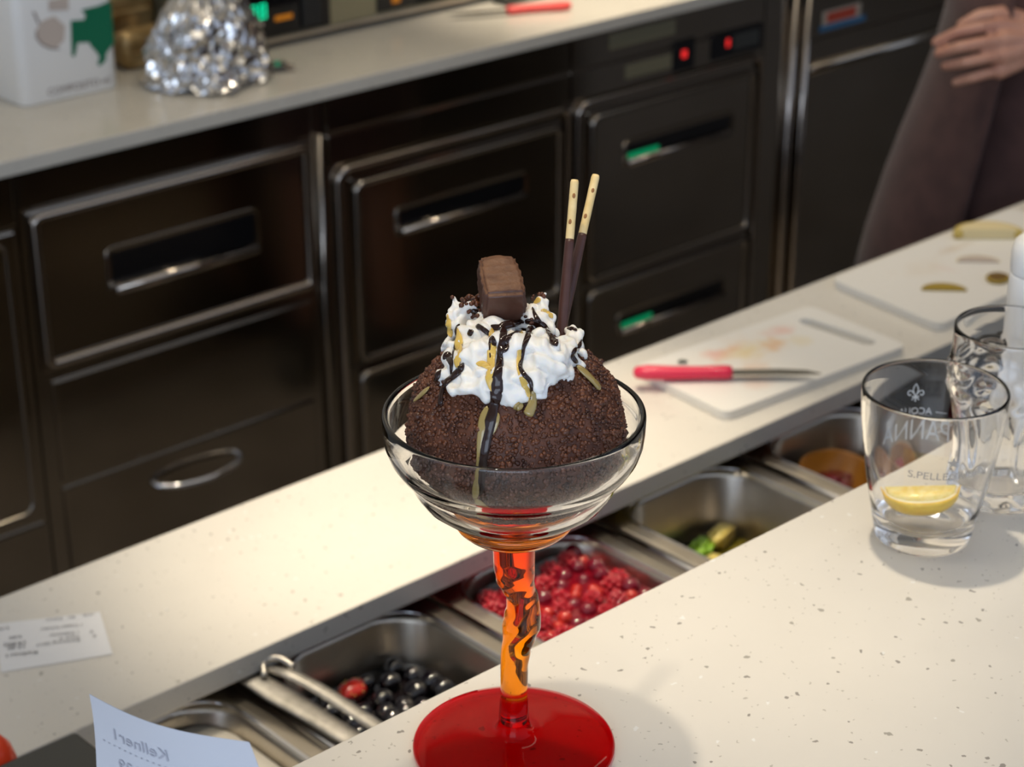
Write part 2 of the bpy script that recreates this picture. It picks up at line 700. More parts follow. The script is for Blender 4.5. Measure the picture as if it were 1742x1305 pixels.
# middle work counter
t = thing('work_counter', 'narrow pale speckled stone work counter behind the row of fruit pans', 'counter', (1.3, 1.24, 0))
mesh_obj('worktop', nbox(-.4, 3.3, 1.137, 1.347, ZM - .021, ZM, bev=.0012), 'quartz', t)
mesh_obj('cabinet_body', nbox(-.35, 3.25, 1.215, 1.325, 0, ZM - .021), 'steel_dark', t)

# ---------------------------------------------------------------- pan trough
PX = [.663, .866, 1.062, 1.267, 1.467, 1.668]
PW, PL = .079, .130            # half opening, half length
PYC = 1.163 - PL
t = thing('pan_trough', 'brushed steel trough frame holding the row of fruit pans', 'trough', (1.1, 1.0, 0))
bm = bmesh.new()
# frame plate with openings: strips between the pans and along both long sides
edges = [-.3] + sum([[x - PW - .006, x + PW + .006] for x in PX], []) + [2.6]
for a, b in zip(edges[0::2], edges[1::2]):
    box(bm, a, b, PYC - PL - .006, PYC + PL + .006, ZP - .010, ZP - .004)
box(bm, -.3, 2.6, PYC + PL + .006, 1.205, ZP - .010, ZP - .004)
box(bm, -.3, 2.6, .80, PYC - PL - .006, ZP - .010, ZP - .004)
mesh_obj('frame', bm, 'steel', t)
mesh_obj('trough_body', nbox(-.3, 2.6, .62, 1.205, .02, ZP - .16), 'steel_dark', t)
mesh_obj('back_wall', nbox(-.3, 2.6, 1.206, 1.2145, ZP - .16, ZP - .005), 'steel_dark', t)
for i in range(len(PX) - 1):
    xd = (PX[i] + PX[i + 1]) / 2
    bm = bmesh.new()
    tube(bm, [(xd, .85, ZP - .001), (xd, 1.0, ZP - .001), (xd, 1.175, ZP - .001)], .0042, 10)
    mesh_obj('divider', bm, 'chrome', t, True)


def pan(xc, label, depth=.10):
    t = thing('food_pan', label, 'pan', (xc, PYC, ZP - depth), 'steel food pans in the trough')
    loops = []
    # flange, rolled lip, inner walls, floor
    spec = [(.0155, -.0030, .006), (.0155, 0, .006), (.0120, .0004, .008), (.003, .0006, .020), (-.001, .0010, .030), (-.004, -.0015, .038), (-.006, -.006, .040), (-.010, -depth + .015, .040),
            (-.014, -depth + .005, .038), (-.024, -depth + .0012, .030)]
    for (o, z, r) in spec:
        loops.append([Vector((xc + p[0], PYC + p[1], ZP + z)) for p in rrect(-PW - o, PW + o, -PL - o, PL + o, r, 8)])
    bm = bmesh.new()
    loft(bm, loops, cap_hi=True)
    for f in bm.faces:
        f.normal_flip()
    mesh_obj('pan_shell', bm, 'steel', t, True)
    bm = bmesh.new()
    tube(bm, [(xc + p[0], PYC + p[1], ZP - .0006) for p in rrect(-PW + .001, PW - .001, -PL + .001, PL - .001, .036, 8)], .0022, 8, closed=True)
    mesh_obj('rolled_rim', bm, 'chrome', t, True)
    return t


pan(PX[0], 'steel pan of white cream at the left end beside the tongs')
pan(PX[1], 'steel pan of shiny dark cherries')
pan(PX[2], 'steel pan of red berries behind the sundae stem')
pan(PX[3], 'nearly empty steel pan with green and yellow fruit pieces')
pan(PX[4], 'shaded steel pan holding amber cups behind the tumbler')


def surface(name, xc, depth, mat, label, cat, amp=.0006, inset=.0105):
    bm = bmesh.new()
    L = rrect(-PW + inset, PW - inset, -PL + inset, PL - inset, .034, 6)
    z = ZP - depth
    c = bm.verts.new((xc, PYC, z))
    prev = None
    rings = []
    for k in (.25, .5, .75, 1.0):
        rings.append([bm.verts.new((xc + p[0] * k, PYC + p[1] * k, z + amp * 3 * noise.noise(Vector((p[0] * k * 30 + xc, p[1] * k * 30, 2))))) for p in L])
    n = len(L)
    for i in range(n):
        bm.faces.new((c, rings[0][i], rings[0][(i + 1) % n]))
    for A, B in zip(rings, rings[1:]):
        for i in range(n):
            bm.faces.new((A[i], B[i], B[(i + 1) % n], A[(i + 1) % n]))
    # skirt down to give the filling its own depth
    low = [bm.verts.new((v.co.x, v.co.y, z - .010)) for v in rings[-1]]
    for i in range(n):
        bm.faces.new((rings[-1][i], low[i], low[(i + 1) % n], rings[-1][(i + 1) % n]))
    bm.faces.new(low[::-1])
    bmesh.ops.recalc_face_normals(bm, faces=bm.faces)
    o = mesh_obj(name, bm, mat, None, True, origin=(xc, PYC, z - .010))
    o['kind'] = 'stuff'
    return tag(o, label, cat)


surface('cream_filling', PX[0], .016, 'milk_white', 'smooth white cream filling the leftmost pan', 'cream', .0012)
surface('dark_syrup', PX[1], .044, 'syrup_black', 'glossy black syrup around the dark cherries', 'syrup')
surface('berry_sauce', PX[2], .013, 'syrup_red', 'glossy dark red sauce between the red berries', 'sauce')
surface('fruit_juice', PX[3], .066, 'syrup_green', 'shallow yellow green juice in the nearly empty pan', 'juice', inset=.013)
surface('amber_syrup', PX[4], .066, 'syrup_amber', 'dark amber syrup at the bottom of the shaded pan', 'syrup', inset=.012)

# --- dark cherries
bm = bmesh.new()
ball(bm, (0, 0, 0), .0098, 3, (1, 1, .92))
for v in bm.verts:     # stalk dimple
    if v.co.z > .006 and math.hypot(v.co.x, v.co.y) < .004:
        v.co.z -= .0015 * (1 - math.hypot(v.co.x, v.co.y) / .004)
cherry = mesh_obj('dark_cherry', bm, 'berry_black', None, True)
tag(cherry, 'glossy near-black cherry in the pan left of the sundae stem', 'cherry', 'dark cherries in the black pan')
random.seed(3)
spots_ = []
tries = 0
while len(spots_) < 48 and tries < 6000:
    tries += 1
    x = PX[1] + random.uniform(-.058, .058)
    y = PYC + random.uniform(-.03, PL - .022)
    if all((x - a) ** 2 + (y - b) ** 2 > .0150 ** 2 for a, b, _ in spots_) and (x - .857) ** 2 + (y - 1.132) ** 2 > .016 ** 2:
        # heap slopes up towards the near side
        z = ZP - .043 + random.uniform(-.003, .005) + max(0, (1.12 - y)) * .14
        spots_.append((x, y, z))
for i, (x, y, z) in enumerate(spots_):
    o = cherry if i == 0 else copy_tree(cherry, (x, y, z))
    o.location = (x, y, z)
    o.rotation_euler = (random.uniform(-1, 1), random.uniform(-1, 1), random.uniform(0, 6))
    o.scale = (random.uniform(.85, 1.12),) * 3
# a strawberry piece among them
t = thing('strawberry_piece', 'single bright red strawberry piece among the dark cherries', 'strawberry', (.857, 1.132, ZP - .042))
bm = bmesh.new()
vs = ball(bm, (.857, 1.132, ZP - .037), .0125, 3, (1.1, .85, .75))
for v in bm.verts:
    v.co += Vector((1, 1, 1)) * .0016 * noise.noise(v.co * 160)
mesh_obj('flesh', bm, 'berry_orange', t, True)
bm = bmesh.new()
for k in range(14):
    a, e = random.uniform(0, 6.28), random.uniform(.2, 1.3)
    d = Vector((math.cos(a) * math.cos(e) * 1.1, math.sin(a) * math.cos(e) * .85, math.sin(e) * .75))
    ball(bm, Vector((.857, 1.132, ZP - .037)) + d * .0128, .0007, 1)
o = mesh_obj('seeds', bm, 'melon', t, True)
o['kind'] = 'stuff'


# --- raspberries and currants
def raspberry_bm(r, n=34):
    bm = bmesh.new()
    g = math.pi * (3 - math.sqrt(5))
    ball(bm, (0, 0, 0), r * .80, 1)
    for k in range(n):
        z = 1 - 2 * (k + .5) / n
        q = math.sqrt(1 - z * z)
        p = Vector((q * math.cos(g * k), q * math.sin(g * k), z * 1.1)) * r * .80
        ball(bm, p, r * .30, 1)
    return bm


rasp = mesh_obj('raspberry', raspberry_bm(.0105), 'berry_red', None, True)
tag(rasp, 'bumpy red raspberry in the red berry pan', 'raspberry', 'raspberries in the red pan')
bm = bmesh.new()
ball(bm, (0, 0, 0), .0060, 3)
ball(bm, (0, 0, .0060), .0010, 1)
curr = mesh_obj('red_currant', bm, 'berry_orange', None, True)
tag(curr, 'small smooth bright red currant in the red berry pan', 'currant', 'currants in the red pan')
bm = bmesh.new()
ball(bm, (0, 0, 0), .0088, 3, (1, 1, .9))
dk = mesh_obj('sour_cherry', bm, 'berry_dark', None, True)
tag(dk, 'smooth dark crimson cherry in the red berry pan', 'cherry', 'crimson cherries in the red pan')
random.seed(11)
P = []
tries = 0
while len(P) < 92 and tries < 9000:
    tries += 1
    k = random.choice('rrrrrcdd')
    rr = {'r': .0085, 'c': .0056, 'd': .0078}[k]
    x = PX[2] + random.uniform(-.062, .062)
    y = PYC + random.uniform(-.045, PL - .019)
    if all((x - a) ** 2 + (y - b) ** 2 > (rr + c) ** 2 * .80 for a, b, c, *_ in P):
        P.append((x, y, rr, k, ZP - .013 + random.uniform(-.004, .002)))
first = {'r': rasp, 'c': curr, 'd': dk}
used = set()
for (x, y, rr, k, z) in P:
    o = first[k] if k not in used else copy_tree(first[k], (0, 0, 0))
    used.add(k)
    o.location = (x, y, z)
    o.rotation_euler = (random.uniform(-2, 2), random.uniform(-2, 2), random.uniform(0, 6))
    o.scale = (random.uniform(.85, 1.1),) * 3


# --- fruit pieces in the nearly empty pan
def chunk(name, label, cat, c, size, mat, skin=None, rotz=0, sharp=.25, tilt=0):
    bm = bmesh.new()
    res = bmesh.ops.create_cube(bm, size=1)
    bmesh.ops.bevel(bm, geom=list(bm.edges), offset=sharp * .5, segments=3, affect='EDGES')
    bmesh.ops.subdivide_edges(bm, edges=list(bm.edges), cuts=1, use_grid_fill=True)
    R = Matrix.Rotation(rotz, 3, 'Z') @ Matrix.Rotation(tilt, 3, 'X')
    for v in bm.verts:
        p = Vector((v.co.x * size[0], v.co.y * size[1], v.co.z * size[2]))
        p += p.normalized() * .0012 * noise.noise(Vector(c) * 50 + p * 120)
        v.co = R @ p + Vector(c)
    t = thing(name, label, cat, (c[0], c[1], c[2] - size[2] / 2))
    mesh_obj('flesh', bm, mat, t, True)
    if skin:
        b2 = bmesh.new()
        box(b2, -size[0] * .46, size[0] * .46, -size[1] * .52, -size[1] * .46, -size[2] * .42, size[2] * .42, bev=.0008)
        for v in b2.verts:
            v.co = R @ v.co + Vector(c)
        mesh_obj('skin', b2, skin, t, True)
    return t


zf = ZP - .060
chunk('lime_piece', 'bright green lime piece in the nearly empty pan', 'fruit', (1.282, 1.128, zf), (.034, .022, .016), 'lime_green', None, .5, .5)
chunk('apple_piece', 'pale yellow apple piece beside the green lime', 'fruit', (1.308, 1.128, zf + .004), (.034, .018, .016), 'melon', 'apple_skin', .3, .4)
chunk('melon_piece', 'small orange melon piece at the left of the nearly empty pan', 'fruit', (1.250, 1.140, zf + .002), (.016, .014, .014), 'melon_orange', None, .8, .5)
chunk('pineapple_piece', 'yellow pineapple piece below the orange melon bit', 'fruit', (1.252, 1.120, zf), (.026, .016, .014), 'melon', None, -.3, .4)
chunk('pineapple_piece', 'yellow pineapple piece nearest the counter edge in the nearly empty pan', 'fruit', (1.268, 1.098, zf), (.024, .018, .014), 'melon', None, .6, .4)


# --- amber cups in the shaded pan
def cup(c, r, h, label, tilt):
    t = thing('amber_cup', label, 'cup', c)
    bm = bmesh.new()
    lathe(bm, [(r * .66, 0), (r * .96, h), (r, h + .002), (r * 1.03, h), (r * .70, -.002), (r * .3, -.003), (0, -.003)], (0, 0, 0), 40, lambda rr, z, a: rr * (1 + .05 * math.sin(3 * a)), cap_lo=True)
    R = Matrix.Rotation(tilt[0], 4, 'X') @ Matrix.Rotation(tilt[1], 4, 'Y')
    bmesh.ops.transform(bm, matrix=R, verts=bm.verts)
    bmesh.ops.translate(bm, verts=bm.verts, vec=Vector(c))
    mesh_obj('cup_shell', bm, 'cup_amber', t, True)
    return t


cup((1.456, 1.108, ZP - .062), .041, .034, 'wide amber plastic cup in the shaded pan', (.15, .1))
cup((1.512, 1.090, ZP - .060), .022, .040, 'small amber cup at the right of the shaded pan', (.2, -.1))
chunk('red_fruit', 'dark red fruit piece lying inside the wide amber cup', 'fruit', (1.455, 1.112, ZP - .046), (.050, .036, .020), 'berry_dark', None, .1, .5)
chunk('red_fruit', 'small crimson fruit piece inside the small amber cup', 'fruit', (1.514, 1.092, ZP - .036), (.018, .016, .014), 'berry_red', None, .4, .5)

# --- tongs lying over the pan edge
t = thing('steel_tongs', 'worn steel tongs lying across the edge of the cherry pan', 'tongs', (.772, 1.09, ZP + .004))


def strap(name, pts, widths, th, mat):
    """flat strip along a path lying roughly level"""
    pts = catmull(pts, 6)
    n = len(pts)
    W = []
    for i in range(n):
        f = i / (n - 1) * (len(widths) - 1)
        k = min(int(f), len(widths) - 2)
        W.append(widths[k] + (widths[k + 1] - widths[k]) * (f - k))
    loops = []
    for i, p in enumerate(pts):
        d = (pts[min(i + 1, n - 1)] - pts[max(i - 1, 0)]).normalized()
        s = d.cross(UP).normalized()
        u = s.cross(d).normalized()
        w = W[i]
        loops.append([p + s * w * a + u * th * b for a, b in ((-1, -.3), (-.9, .3), (-.5, .9), (0, 1.1), (.5, .9), (.9, .3), (1, -.3), (.5, -.4), (-.5, -.4))])
    bm = bmesh.new()
    loft(bm, loops, cap_lo=True, cap_hi=True)
    return mesh_obj(name, bm, mat, t, True)


strap('arm', [(.762, 1.166, ZP + .010), (.765, 1.140, ZP + .013), (.768, 1.110, ZP + .011), (.772, 1.07, ZP + .009), (.776, 1.02, ZP + .007), (.780, .95, ZP + .006), (.784, .88, ZP + .006)],
      [.006, .012, .0125, .0105, .010, .010, .009], .0022, 'steel_worn')
strap('arm', [(.776, 1.142, ZP + .016), (.783, 1.118, ZP + .0195), (.789, 1.09, ZP + .018), (.792, 1.04, ZP + .016), (.794, .96, ZP + .014), (.796, .88, ZP + .012)],
      [.0035, .006, .0065, .0065, .0065, .006], .0020, 'steel_worn')
bm = bmesh.new()
tube(bm, catmull([(.768, 1.128, ZP + .018), (.776, 1.139, ZP + .023), (.786, 1.133, ZP + .025), (.790, 1.118, ZP + .022)], 6), .0028, 10)
mesh_obj('spring_loop', bm, 'steel_worn', t, True)

# ---------------------------------------------------------------- things on the work counter
# cutting boards


def board(label, pts, slot, stains, th=.010):
    """pts: four corner points (x, y) in order; slot: two ends and half width"""
    cx = sum(p[0] for p in pts) / 4
    cyy = sum(p[1] for p in pts) / 4
    name = 'cutting_board'
    t = thing(name, label, 'cutting board', (cx, cyy, ZM + .0003))
    # rounded outline
    out = []
    n = len(pts)
    for i in range(n):
        p, a, b = Vector(pts[i]), Vector(pts[i - 1]), Vector(pts[(i + 1) % n])
        r = .014
        p1 = p + (a - p).normalized() * r
        p2 = p + (b - p).normalized() * r
        for k in range(6):
            u = k / 5
            out.append(p1.lerp(p, u).lerp(p.lerp(p2, u), u))
    bm = bmesh.new()
    ver = [bm.verts.new((q.x, q.y, ZM + .0003)) for q in out]
    es = [bm.edges.new((ver[i], ver[(i + 1) % len(ver)])) for i in range(len(ver))]
    if slot:
        A, B, w = Vector(slot[0]), Vector(slot[1]), slot[2]
        d = (B - A).normalized()
        s = Vector((-d.y, d.x))
        so = []
        for k in range(9):
            ang = -math.pi / 2 + math.pi * k / 8
            so.append(B + (d * math.cos(ang) + s * math.sin(ang)) * w)
        for k in range(9):
            ang = math.pi / 2 + math.pi * k / 8
            so.append(A + (d * math.cos(ang) + s * math.sin(ang)) * w)
        sv = [bm.verts.new((q.x, q.y, ZM + .0003)) for q in so]
        es += [bm.edges.new((sv[i], sv[(i + 1) % len(sv)])) for i in range(len(sv))]
    r = bmesh.ops.triangle_fill(bm, edges=es, use_beauty=True)
    faces = [g for g in r['geom'] if isinstance(g, bmesh.types.BMFace)]
    ex = bmesh.ops.extrude_face_region(bm, geom=faces)
    bmesh.ops.translate(bm, verts=[g for g in ex['geom'] if isinstance(g, bmesh.types.BMVert)], vec=(0, 0, th))
    bmesh.ops.recalc_face_normals(bm, faces=bm.faces)
    o = mesh_obj('board_slab', bm, stains, t)
    bv = o.modifiers.new('bevel', 'BEVEL')
    bv.width = .0018
    bv.segments = 2
    bv.limit_method = 'ANGLE'
    return t


PINK, ORA, YEL, OLV = (.78, .28, .20), (.75, .34, .10), (.75, .55, .12), (.55, .45, .10)
# stain positions are relative to the board's own centre
board_mat('board_stained', [(-.010, .028, .085, .05, (.80, .66, .52), .45), (-.040, .040, .026, .020, PINK, .55), (.055, .036, .030, .016, PINK, .38), (-.045, -.010, .030, .024, ORA, .38),
                            (-.005, .025, .050, .022, YEL, .62), (.020, .018, .030, .018, ORA, .60), (.050, .004, .030, .020, YEL, .40), (-.062, -.035, .030, .020, (.80, .50, .38), .40), (-.015, .040, .020, .012, ORA, .5)])
board('white cutting board with pink and orange fruit stains under the red knife', [(1.366, 1.306), (1.352, 1.166), (1.618, 1.149), (1.628, 1.291)], ((1.590, 1.262), (1.594, 1.185), .009), 'board_stained')
board_mat('board_smeared', [(-.07, .03, .045, .03, (.72, .62, .48), .4), (.05, -.03, .05, .03, (.70, .62, .45), .35), (-.05, .01, .012, .02, (.75, .45, .40), .3), (.01, .045, .05, .012, (.62, .50, .36), .5)])
board('white cutting board with fruit scraps at the far right behind the glasses', [(1.707, 1.326), (1.688, 1.160), (2.060, 1.165), (2.060, 1.326)], None, 'board_smeared')


def knife(label, A, B, mat, hl=.105, z=.0, bl=.095, tilt=0):
    """A handle end, B blade tip (world, lying flat)"""
    A, B = Vector(A), Vector(B)
    d = (B - A).normalized()
    s = d.cross(UP).normalized()
    u = s.cross(d)
    L = (B - A).length
    t = thing('paring_knife', label, 'knife', A)
    bm = bmesh.new()
    loops = []
    for f, w, h, off in ((0, .0035, .003, -.001), (.03, .0075, .006, -.002), (.15, .0095, .0075, -.002), (.4, .0085, .007, 0), (.7, .0080, .0065, 0), (.93, .0088, .007, -.0006), (1.0, .0080, .0062, -.0006)):
        c = A + d * (f * L * .525) + s * off + u * (.0075)
        loops.append([c + s * w * math.cos(a) + u * h * math.sin(a) for a in [2 * math.pi * k / 14 for k in range(14)]])
    loft(bm, loops, cap_lo=True, cap_hi=True)
    mesh_obj('handle', bm, mat, t, True)
    bm = bmesh.new()
    st = A + d * (L * .52) + u * .0072
    out = [(0, -.0062), (.55, -.0068), (.85, -.003), (1.0, .0052), (.7, .0062), (0, .0062)]
    top = [bm.verts.new(st + d * (f * L * .48) + s * w + u * .0006) for f, w in out]
    bot = [bm.verts.new(st + d * (f * L * .48) + s * w - u * .0006) for f, w in out]
    bm.faces.new(top)
    bm.faces.new(bot[::-1])
    for i in range(len(out)):
        j = (i + 1) % len(out)
        bm.faces.new((top[i], bot[i], bot[j], top[j]))
    bmesh.ops.recalc_face_normals(bm, faces=bm.faces)
    mesh_obj('blade', bm, 'blade', t)
    return t


knife('paring knife with pink red handle lying across the stained board', (1.340, 1.281, ZM + .0108), (1.483, 1.157, ZM + .0108), 'knife_red')

# small dark leaf scrap on the stained board
bm = bmesh.new()
ball(bm, (1.4085, 1.277, ZM + .0125), .0055, 2, (1.0, .5, .25), Matrix.Rotation(-.7, 3, 'Z'))
for v in bm.verts:
    v.co.z += .001 * noise.noise(v.co * 300)
tag(mesh_obj('leaf_scrap', bm, 'leaf', None, True, origin=(1.4085, 1.277, ZM + .0105)), 'tiny dark green leaf scrap above the red knife handle', 'leaf')


def slice_thing(name, label, cat, c, r, th, flesh, skin, rz, arc=math.pi):
    """fruit slice: half disc of flesh with a skin strip round its curved edge"""
    t = thing(name, label, cat, c)
    R = Matrix.Rotation(rz, 3, 'Z')
    bm = bmesh.new()
    pts = [(r * math.cos(arc * k / 16), r * .80 * math.sin(arc * k / 16)) for k in range(17)]
    loops = [[R @ Vector((x * q, y * q, z)) + Vector(c) for x, y in pts] for q, z in ((.97, 0), (1, th * .3), (1, th * .75), (.95, th))]
    loft(bm, loops, cap_lo=True, cap_hi=True)
    mesh_obj('flesh', bm, flesh, t)
    bm = bmesh.new()
    tube(bm, [R @ Vector((x * 1.01, y * 1.01, th * .5)) + Vector(c) for x, y in pts], th * .52, 8)
    mesh_obj('skin', bm, skin, t, True)
    return t


zb = ZM + .0108
slice_thing('apple_slice', 'pale apple slice at the top corner of the far board', 'apple slice', (1.945, 1.280, zb), .036, .012, 'apple_flesh', 'apple_skin', -.75)
slice_thing('olive_peel', 'thin olive yellow peel lying on the far board', 'peel', (1.770, 1.215, zb), .024, .0022, 'peel_olive', 'peel_olive', -.80)
slice_thing('kiwi_slice', 'dark olive kiwi slice beside the white shaker', 'fruit slice', (1.843, 1.195, zb), .014, .004, 'seed_brown', 'peel_olive', .3, 2 * math.pi * .98)
slice_thing('apple_peel', 'thin brownish peel strip below the apple slice', 'peel', (1.872, 1.242, zb), .024, .0016, 'label_smear', 'apple_flesh', -.78)


# flat receipt on the work counter
def paper_text(t, lines, origin, ex, ey, mat, lift=.00025, fit=None):
    """lines: (text, along, across, size); ex reading direction, ey up-direction of the letters"""
    ez = ex.cross(ey)
    for (s, a, b, size) in lines:
        bm = text_bm(s, size, align='LEFT')
        for v in bm.verts:
            p = origin + ex * (a + v.co.x) + ey * (b + v.co.y)
            v.co = (fit(p) if fit else p) + ez * lift
        mesh_obj('printed_text', bm, mat, t)


cA, cB, cC, cD = (Vector((.636, 1.311, 0)), Vector((.708, 1.270, 0)), Vector((.681, 1.208, 0)), Vector((.603, 1.244, 0)))
t = thing('receipt', 'small white receipt with upside-down print lying flat on the work counter', 'receipt', (.657, 1.258, ZM))
bm = bmesh.new()
NX, NY = 12, 8
g = [[None] * (NX + 1) for _ in range(NY + 1)]
for layer, dz in ((0, .0006), (1, .0004)):
    for j in range(NY + 1):
        for i in range(NX + 1):
            u, v_ = i / NX, j / NY
            p = cA.lerp(cB, u).lerp(cD.lerp(cC, u), v_)
            z = ZM + dz + .0012 * max(0, u - .8) * 5 * (u - .8)
            g[j][i] = bm.verts.new((p.x, p.y, z))
    for j in range(NY):
        for i in range(NX):
            bm.faces.new((g[j][i], g[j + 1][i], g[j + 1][i + 1], g[j][i + 1]))
mesh_obj('paper_sheet', bm, 'paper', t, True)
ex = (cA - cB).normalized()
ey = (cD - cA).normalized()
ey = (ey - ex * ey.dot(ex)).normalized()
org = cB + UP * (ZM + .0011)
paper_text(t, [('Kellner1', .050, .050, .0075), ('12,40', .059, .0395, .0065), ('(4,80)', .059, .0335, .0075), ('5,60', .062, .024, .0060), ('5,70', .072, .008, .0055),
               ('Rechnung 2017', .017, .0395, .0055), ('Tisch 4', .017, .0340, .0055), ('1 Eisbecher', .017, .0275, .0052), ('1 Coppa Schoko', .014, .0165, .0050),
               ('10:42', .004, .0020, .0045), ('Datum', .030, .0030, .0048), ('Bar', .020, .0030, .0045), ('T', .006, .028, .006), ('4', .004, .036, .006)], org, ex, ey, 'ink', .0003)

# ---------------------------------------------------------------- lower left corner
# dark plastic device box on the trough rail
t = thing('plastic_box', 'dark grey plastic box with a slot in the lower left corner', 'box', (.47, .95, ZP))
mesh_obj('housing', nbox(.395, .548, .862, 1.031, ZP - .003, .950, bev=.004), 'black_plastic', t)
mesh_obj('slot_lid', nbox(.430, .552, .885, .975, .9495, .9535, bev=.0015), 'black_gloss', t)

# squeeze bottle with red cap
lb = (.4920, 1.052, ZP - .004)
t = thing('squeeze_bottle', 'pink squeeze bottle with a round orange red cap at the left edge', 'bottle', lb)
bm = bmesh.new()
lathe(bm, [(.0, .0), (.017, 0), (.0185, .003), (.0185, .08), (.016, .098), (.0135, .104), (.0, .105)], lb, 32)
mesh_obj('bottle_body', bm, 'bottle_pink', t, True)
bm = bmesh.new()
lathe(bm, [(.0, .100), (.019, .100), (.0198, .104), (.0195, .112), (.017, .121), (.012, .1275), (.006, .1305), (0, .131)], lb, 32)
mesh_obj('cap', bm, 'cap_red', t, True)

# receipt standing in its printer on the bar counter (printer is below the picture)
pL, pR = Vector((.346, .636, 0)), Vector((.3755, .5605, 0))
pd = (pR - pL).normalized()
pn = Vector((pd.y, -pd.x, 0))
pmid = (pL + pR) / 2
t = thing('receipt_printer', 'black receipt printer on the bar counter at the lower left', 'printer', (pmid.x - .02, pmid.y, ZC))
bm = nbox(-.055, .055, -.06, .012, 0, .040, bev=.006)
Rm = Matrix(((pd.x, -pn.x, 0), (pd.y, -pn.y, 0), (0, 0, 1)))
if pn.dot(Vector((-1, 0, 0))) < 0:
    pass
cB_ = Vector((pmid.x, pmid.y, ZC + .0002))
for v in bm.verts:
    v.co = Rm @ v.co + cB_
mesh_obj('housing', bm, 'black_plastic', t)

t = thing('receipt', 'curled bluish white receipt standing upright in front with mirrored print', 'receipt', (pmid.x, pmid.y, ZC + .041))
NX, NY = 16, 20


def sheet(u, v):
    """u across 0..1, v height in metres from the printer top"""
    top = .100 + 0 * u
    f = v / top
    bow = .006 * math.sin(math.pi * u) + .010 * (f - .55) ** 2 * 3 - .004
    p = pL.lerp(pR, u)
    side = pd * (-.0045 * math.cos(3.0 * (f - .35)) * (1 - 2 * u))
    return Vector((p.x, p.y, ZC + .041 + v)) + pn * bow + side


bm = bmesh.new()
for off in (0, .00015):
    g = [[bm.verts.new(sheet(i / NX, .0995 * j / NY) + pn * off) for i in range(NX + 1)] for j in range(NY + 1)]
    for j in range(NY):
        for i in range(NX):
            bm.faces.new((g[j][i], g[j][i + 1], g[j + 1][i + 1], g[j + 1][i]))
mesh_obj('paper_sheet', bm, 'thermal_paper', t, True)
for (s, u0, v0, size) in (('Kellner1', .13, .0795, .0090), ('- - - - - - - - - - - - - - - - -', .06, .0745, .0050), ('15,29', .16, .0640, .0080), ('(4,80)', .13, .0575, .0080),
                          ('T: 10', .83, .0760, .0080), ('Rechn', .48, .0610, .0080)):
    bm = text_bm(s, size, align='RIGHT' if s[0] != '-' else 'RIGHT')
    for v in bm.verts:       # seen from the back: letters run right to left
        q = sheet(u0 - v.co.x / .0811, v0 + v.co.y)
        qa = sheet(u0 - v.co.x / .0811 + .01, v0 + v.co.y)
        v.co = q - pn * .0004 if pn.dot(FH) > 0 else q + pn * .0006
    mesh_obj('printed_text', bm, 'ink_faint', t)

# ---------------------------------------------------------------- sundae
SX, SY = .585, .637
SB = Vector((SX, SY, ZC))
t = thing('sundae_glass', 'tall footed sundae glass with clear bowl, twisted orange stem and red foot', 'sundae glass', SB)
bm = bmesh.new()
outer = [(.0105, .1392), (.020, .1372), (.0305, .1372), (.0330, .1385), (.0395, .1430), (.0455, .1480), (.0492, .1540), (.0508, .1590), (.0515, .1612), (.0535, .1618), (.0565, .1650), (.0600, .1705), (.0620, .1765), (.0628, .1830), (.0630, .1900), (.0629, .1908), (.0626, .1915), (.0621, .1919)]
inner = [(.0616, .1920), (.0611, .1919), (.0606, .1915), (.0603, .1908), (.0602, .1900), (.0602, .1830), (.0594, .1772), (.0574, .1720), (.0540, .1672), (.0505, .1645), (.0488, .1628), (.0482, .1590), (.0466, .1548), (.0430, .1498), (.0372, .1450), (.0310, .1412), (.020, .1400), (0, .1398)]
lathe(bm, [(0, .1392)] + outer + inner, SB, 96)
mesh_obj('bowl', bm, 'glass', t, True)
bm = bmesh.new()
lathe(bm, [(0, .1366), (.0285, .1366), (.0300, .1360), (.0302, .1345), (.0285, .1315), (.0250, .1282), (.0200, .1252), (.0150, .1232), (.0108, .1222), (0, .1222)], SB, 72)
mesh_obj('collar', bm, 'lens_amber', t, True)
# stem: tapering rod whose flattened, off-axis section turns as it rises
bm = bmesh.new()
loops = []
NS = 100
STEM = [(.0165, 0, 6.9), (.0305, 0, 6.9), (.0490, .2, 7.0), (.0580, .9, 7.6), (.0660, 2.2, 8.8), (.0740, 3.7, 9.7), (.0800, 4.3, 9.2), (.0850, 4.6, 8.3), (.0900, 4.3, 8.0), (.0945, 2.4, 8.8), (.0990, .8, 9.7), (.1080, .1, 10.2), (.1220, 0, 10.5)]


def stem_at(h):
    for (h0, c0, r0), (h1, c1, r1) in zip(STEM, STEM[1:]):
        if h <= h1:
            f = (h - h0) / (h1 - h0)
            f = f * f * (3 - 2 * f)
            return (c0 + (c1 - c0) * f) * .001, (r0 + (r1 - r0) * f) * .001
    return 0, STEM[-1][2] * .001


for i in range(NS + 1):
    h = .0165 + (.1220 - .0165) * i / NS
    ox, hw = stem_at(h)
    tw = max(0, min(1, (h - .052) / (.104 - .052)))
    env = math.sin(math.pi * tw)
    dp = .0072 + .0030 * (h - .0165) / .1055 + .0008 * env
    ang = 2 * math.pi * .8 * tw + 1.9
    loop = []
    for k in range(48):
        a = 2 * math.pi * k / 48
        groove = 1 - .16 * env * max(0, math.cos(a - ang)) ** 5
        p = RV * (hw * math.cos(a) * groove + ox) + FH * (dp * math.sin(a) * groove + .0020 * env * math.cos(2 * math.pi * tw))
        loop.append(SB + p + UP * h)
    loops.append(loop)
loft(bm, loops, cap_lo=True, cap_hi=True)
mesh_obj('stem', bm, 'glass_orange', t, True)
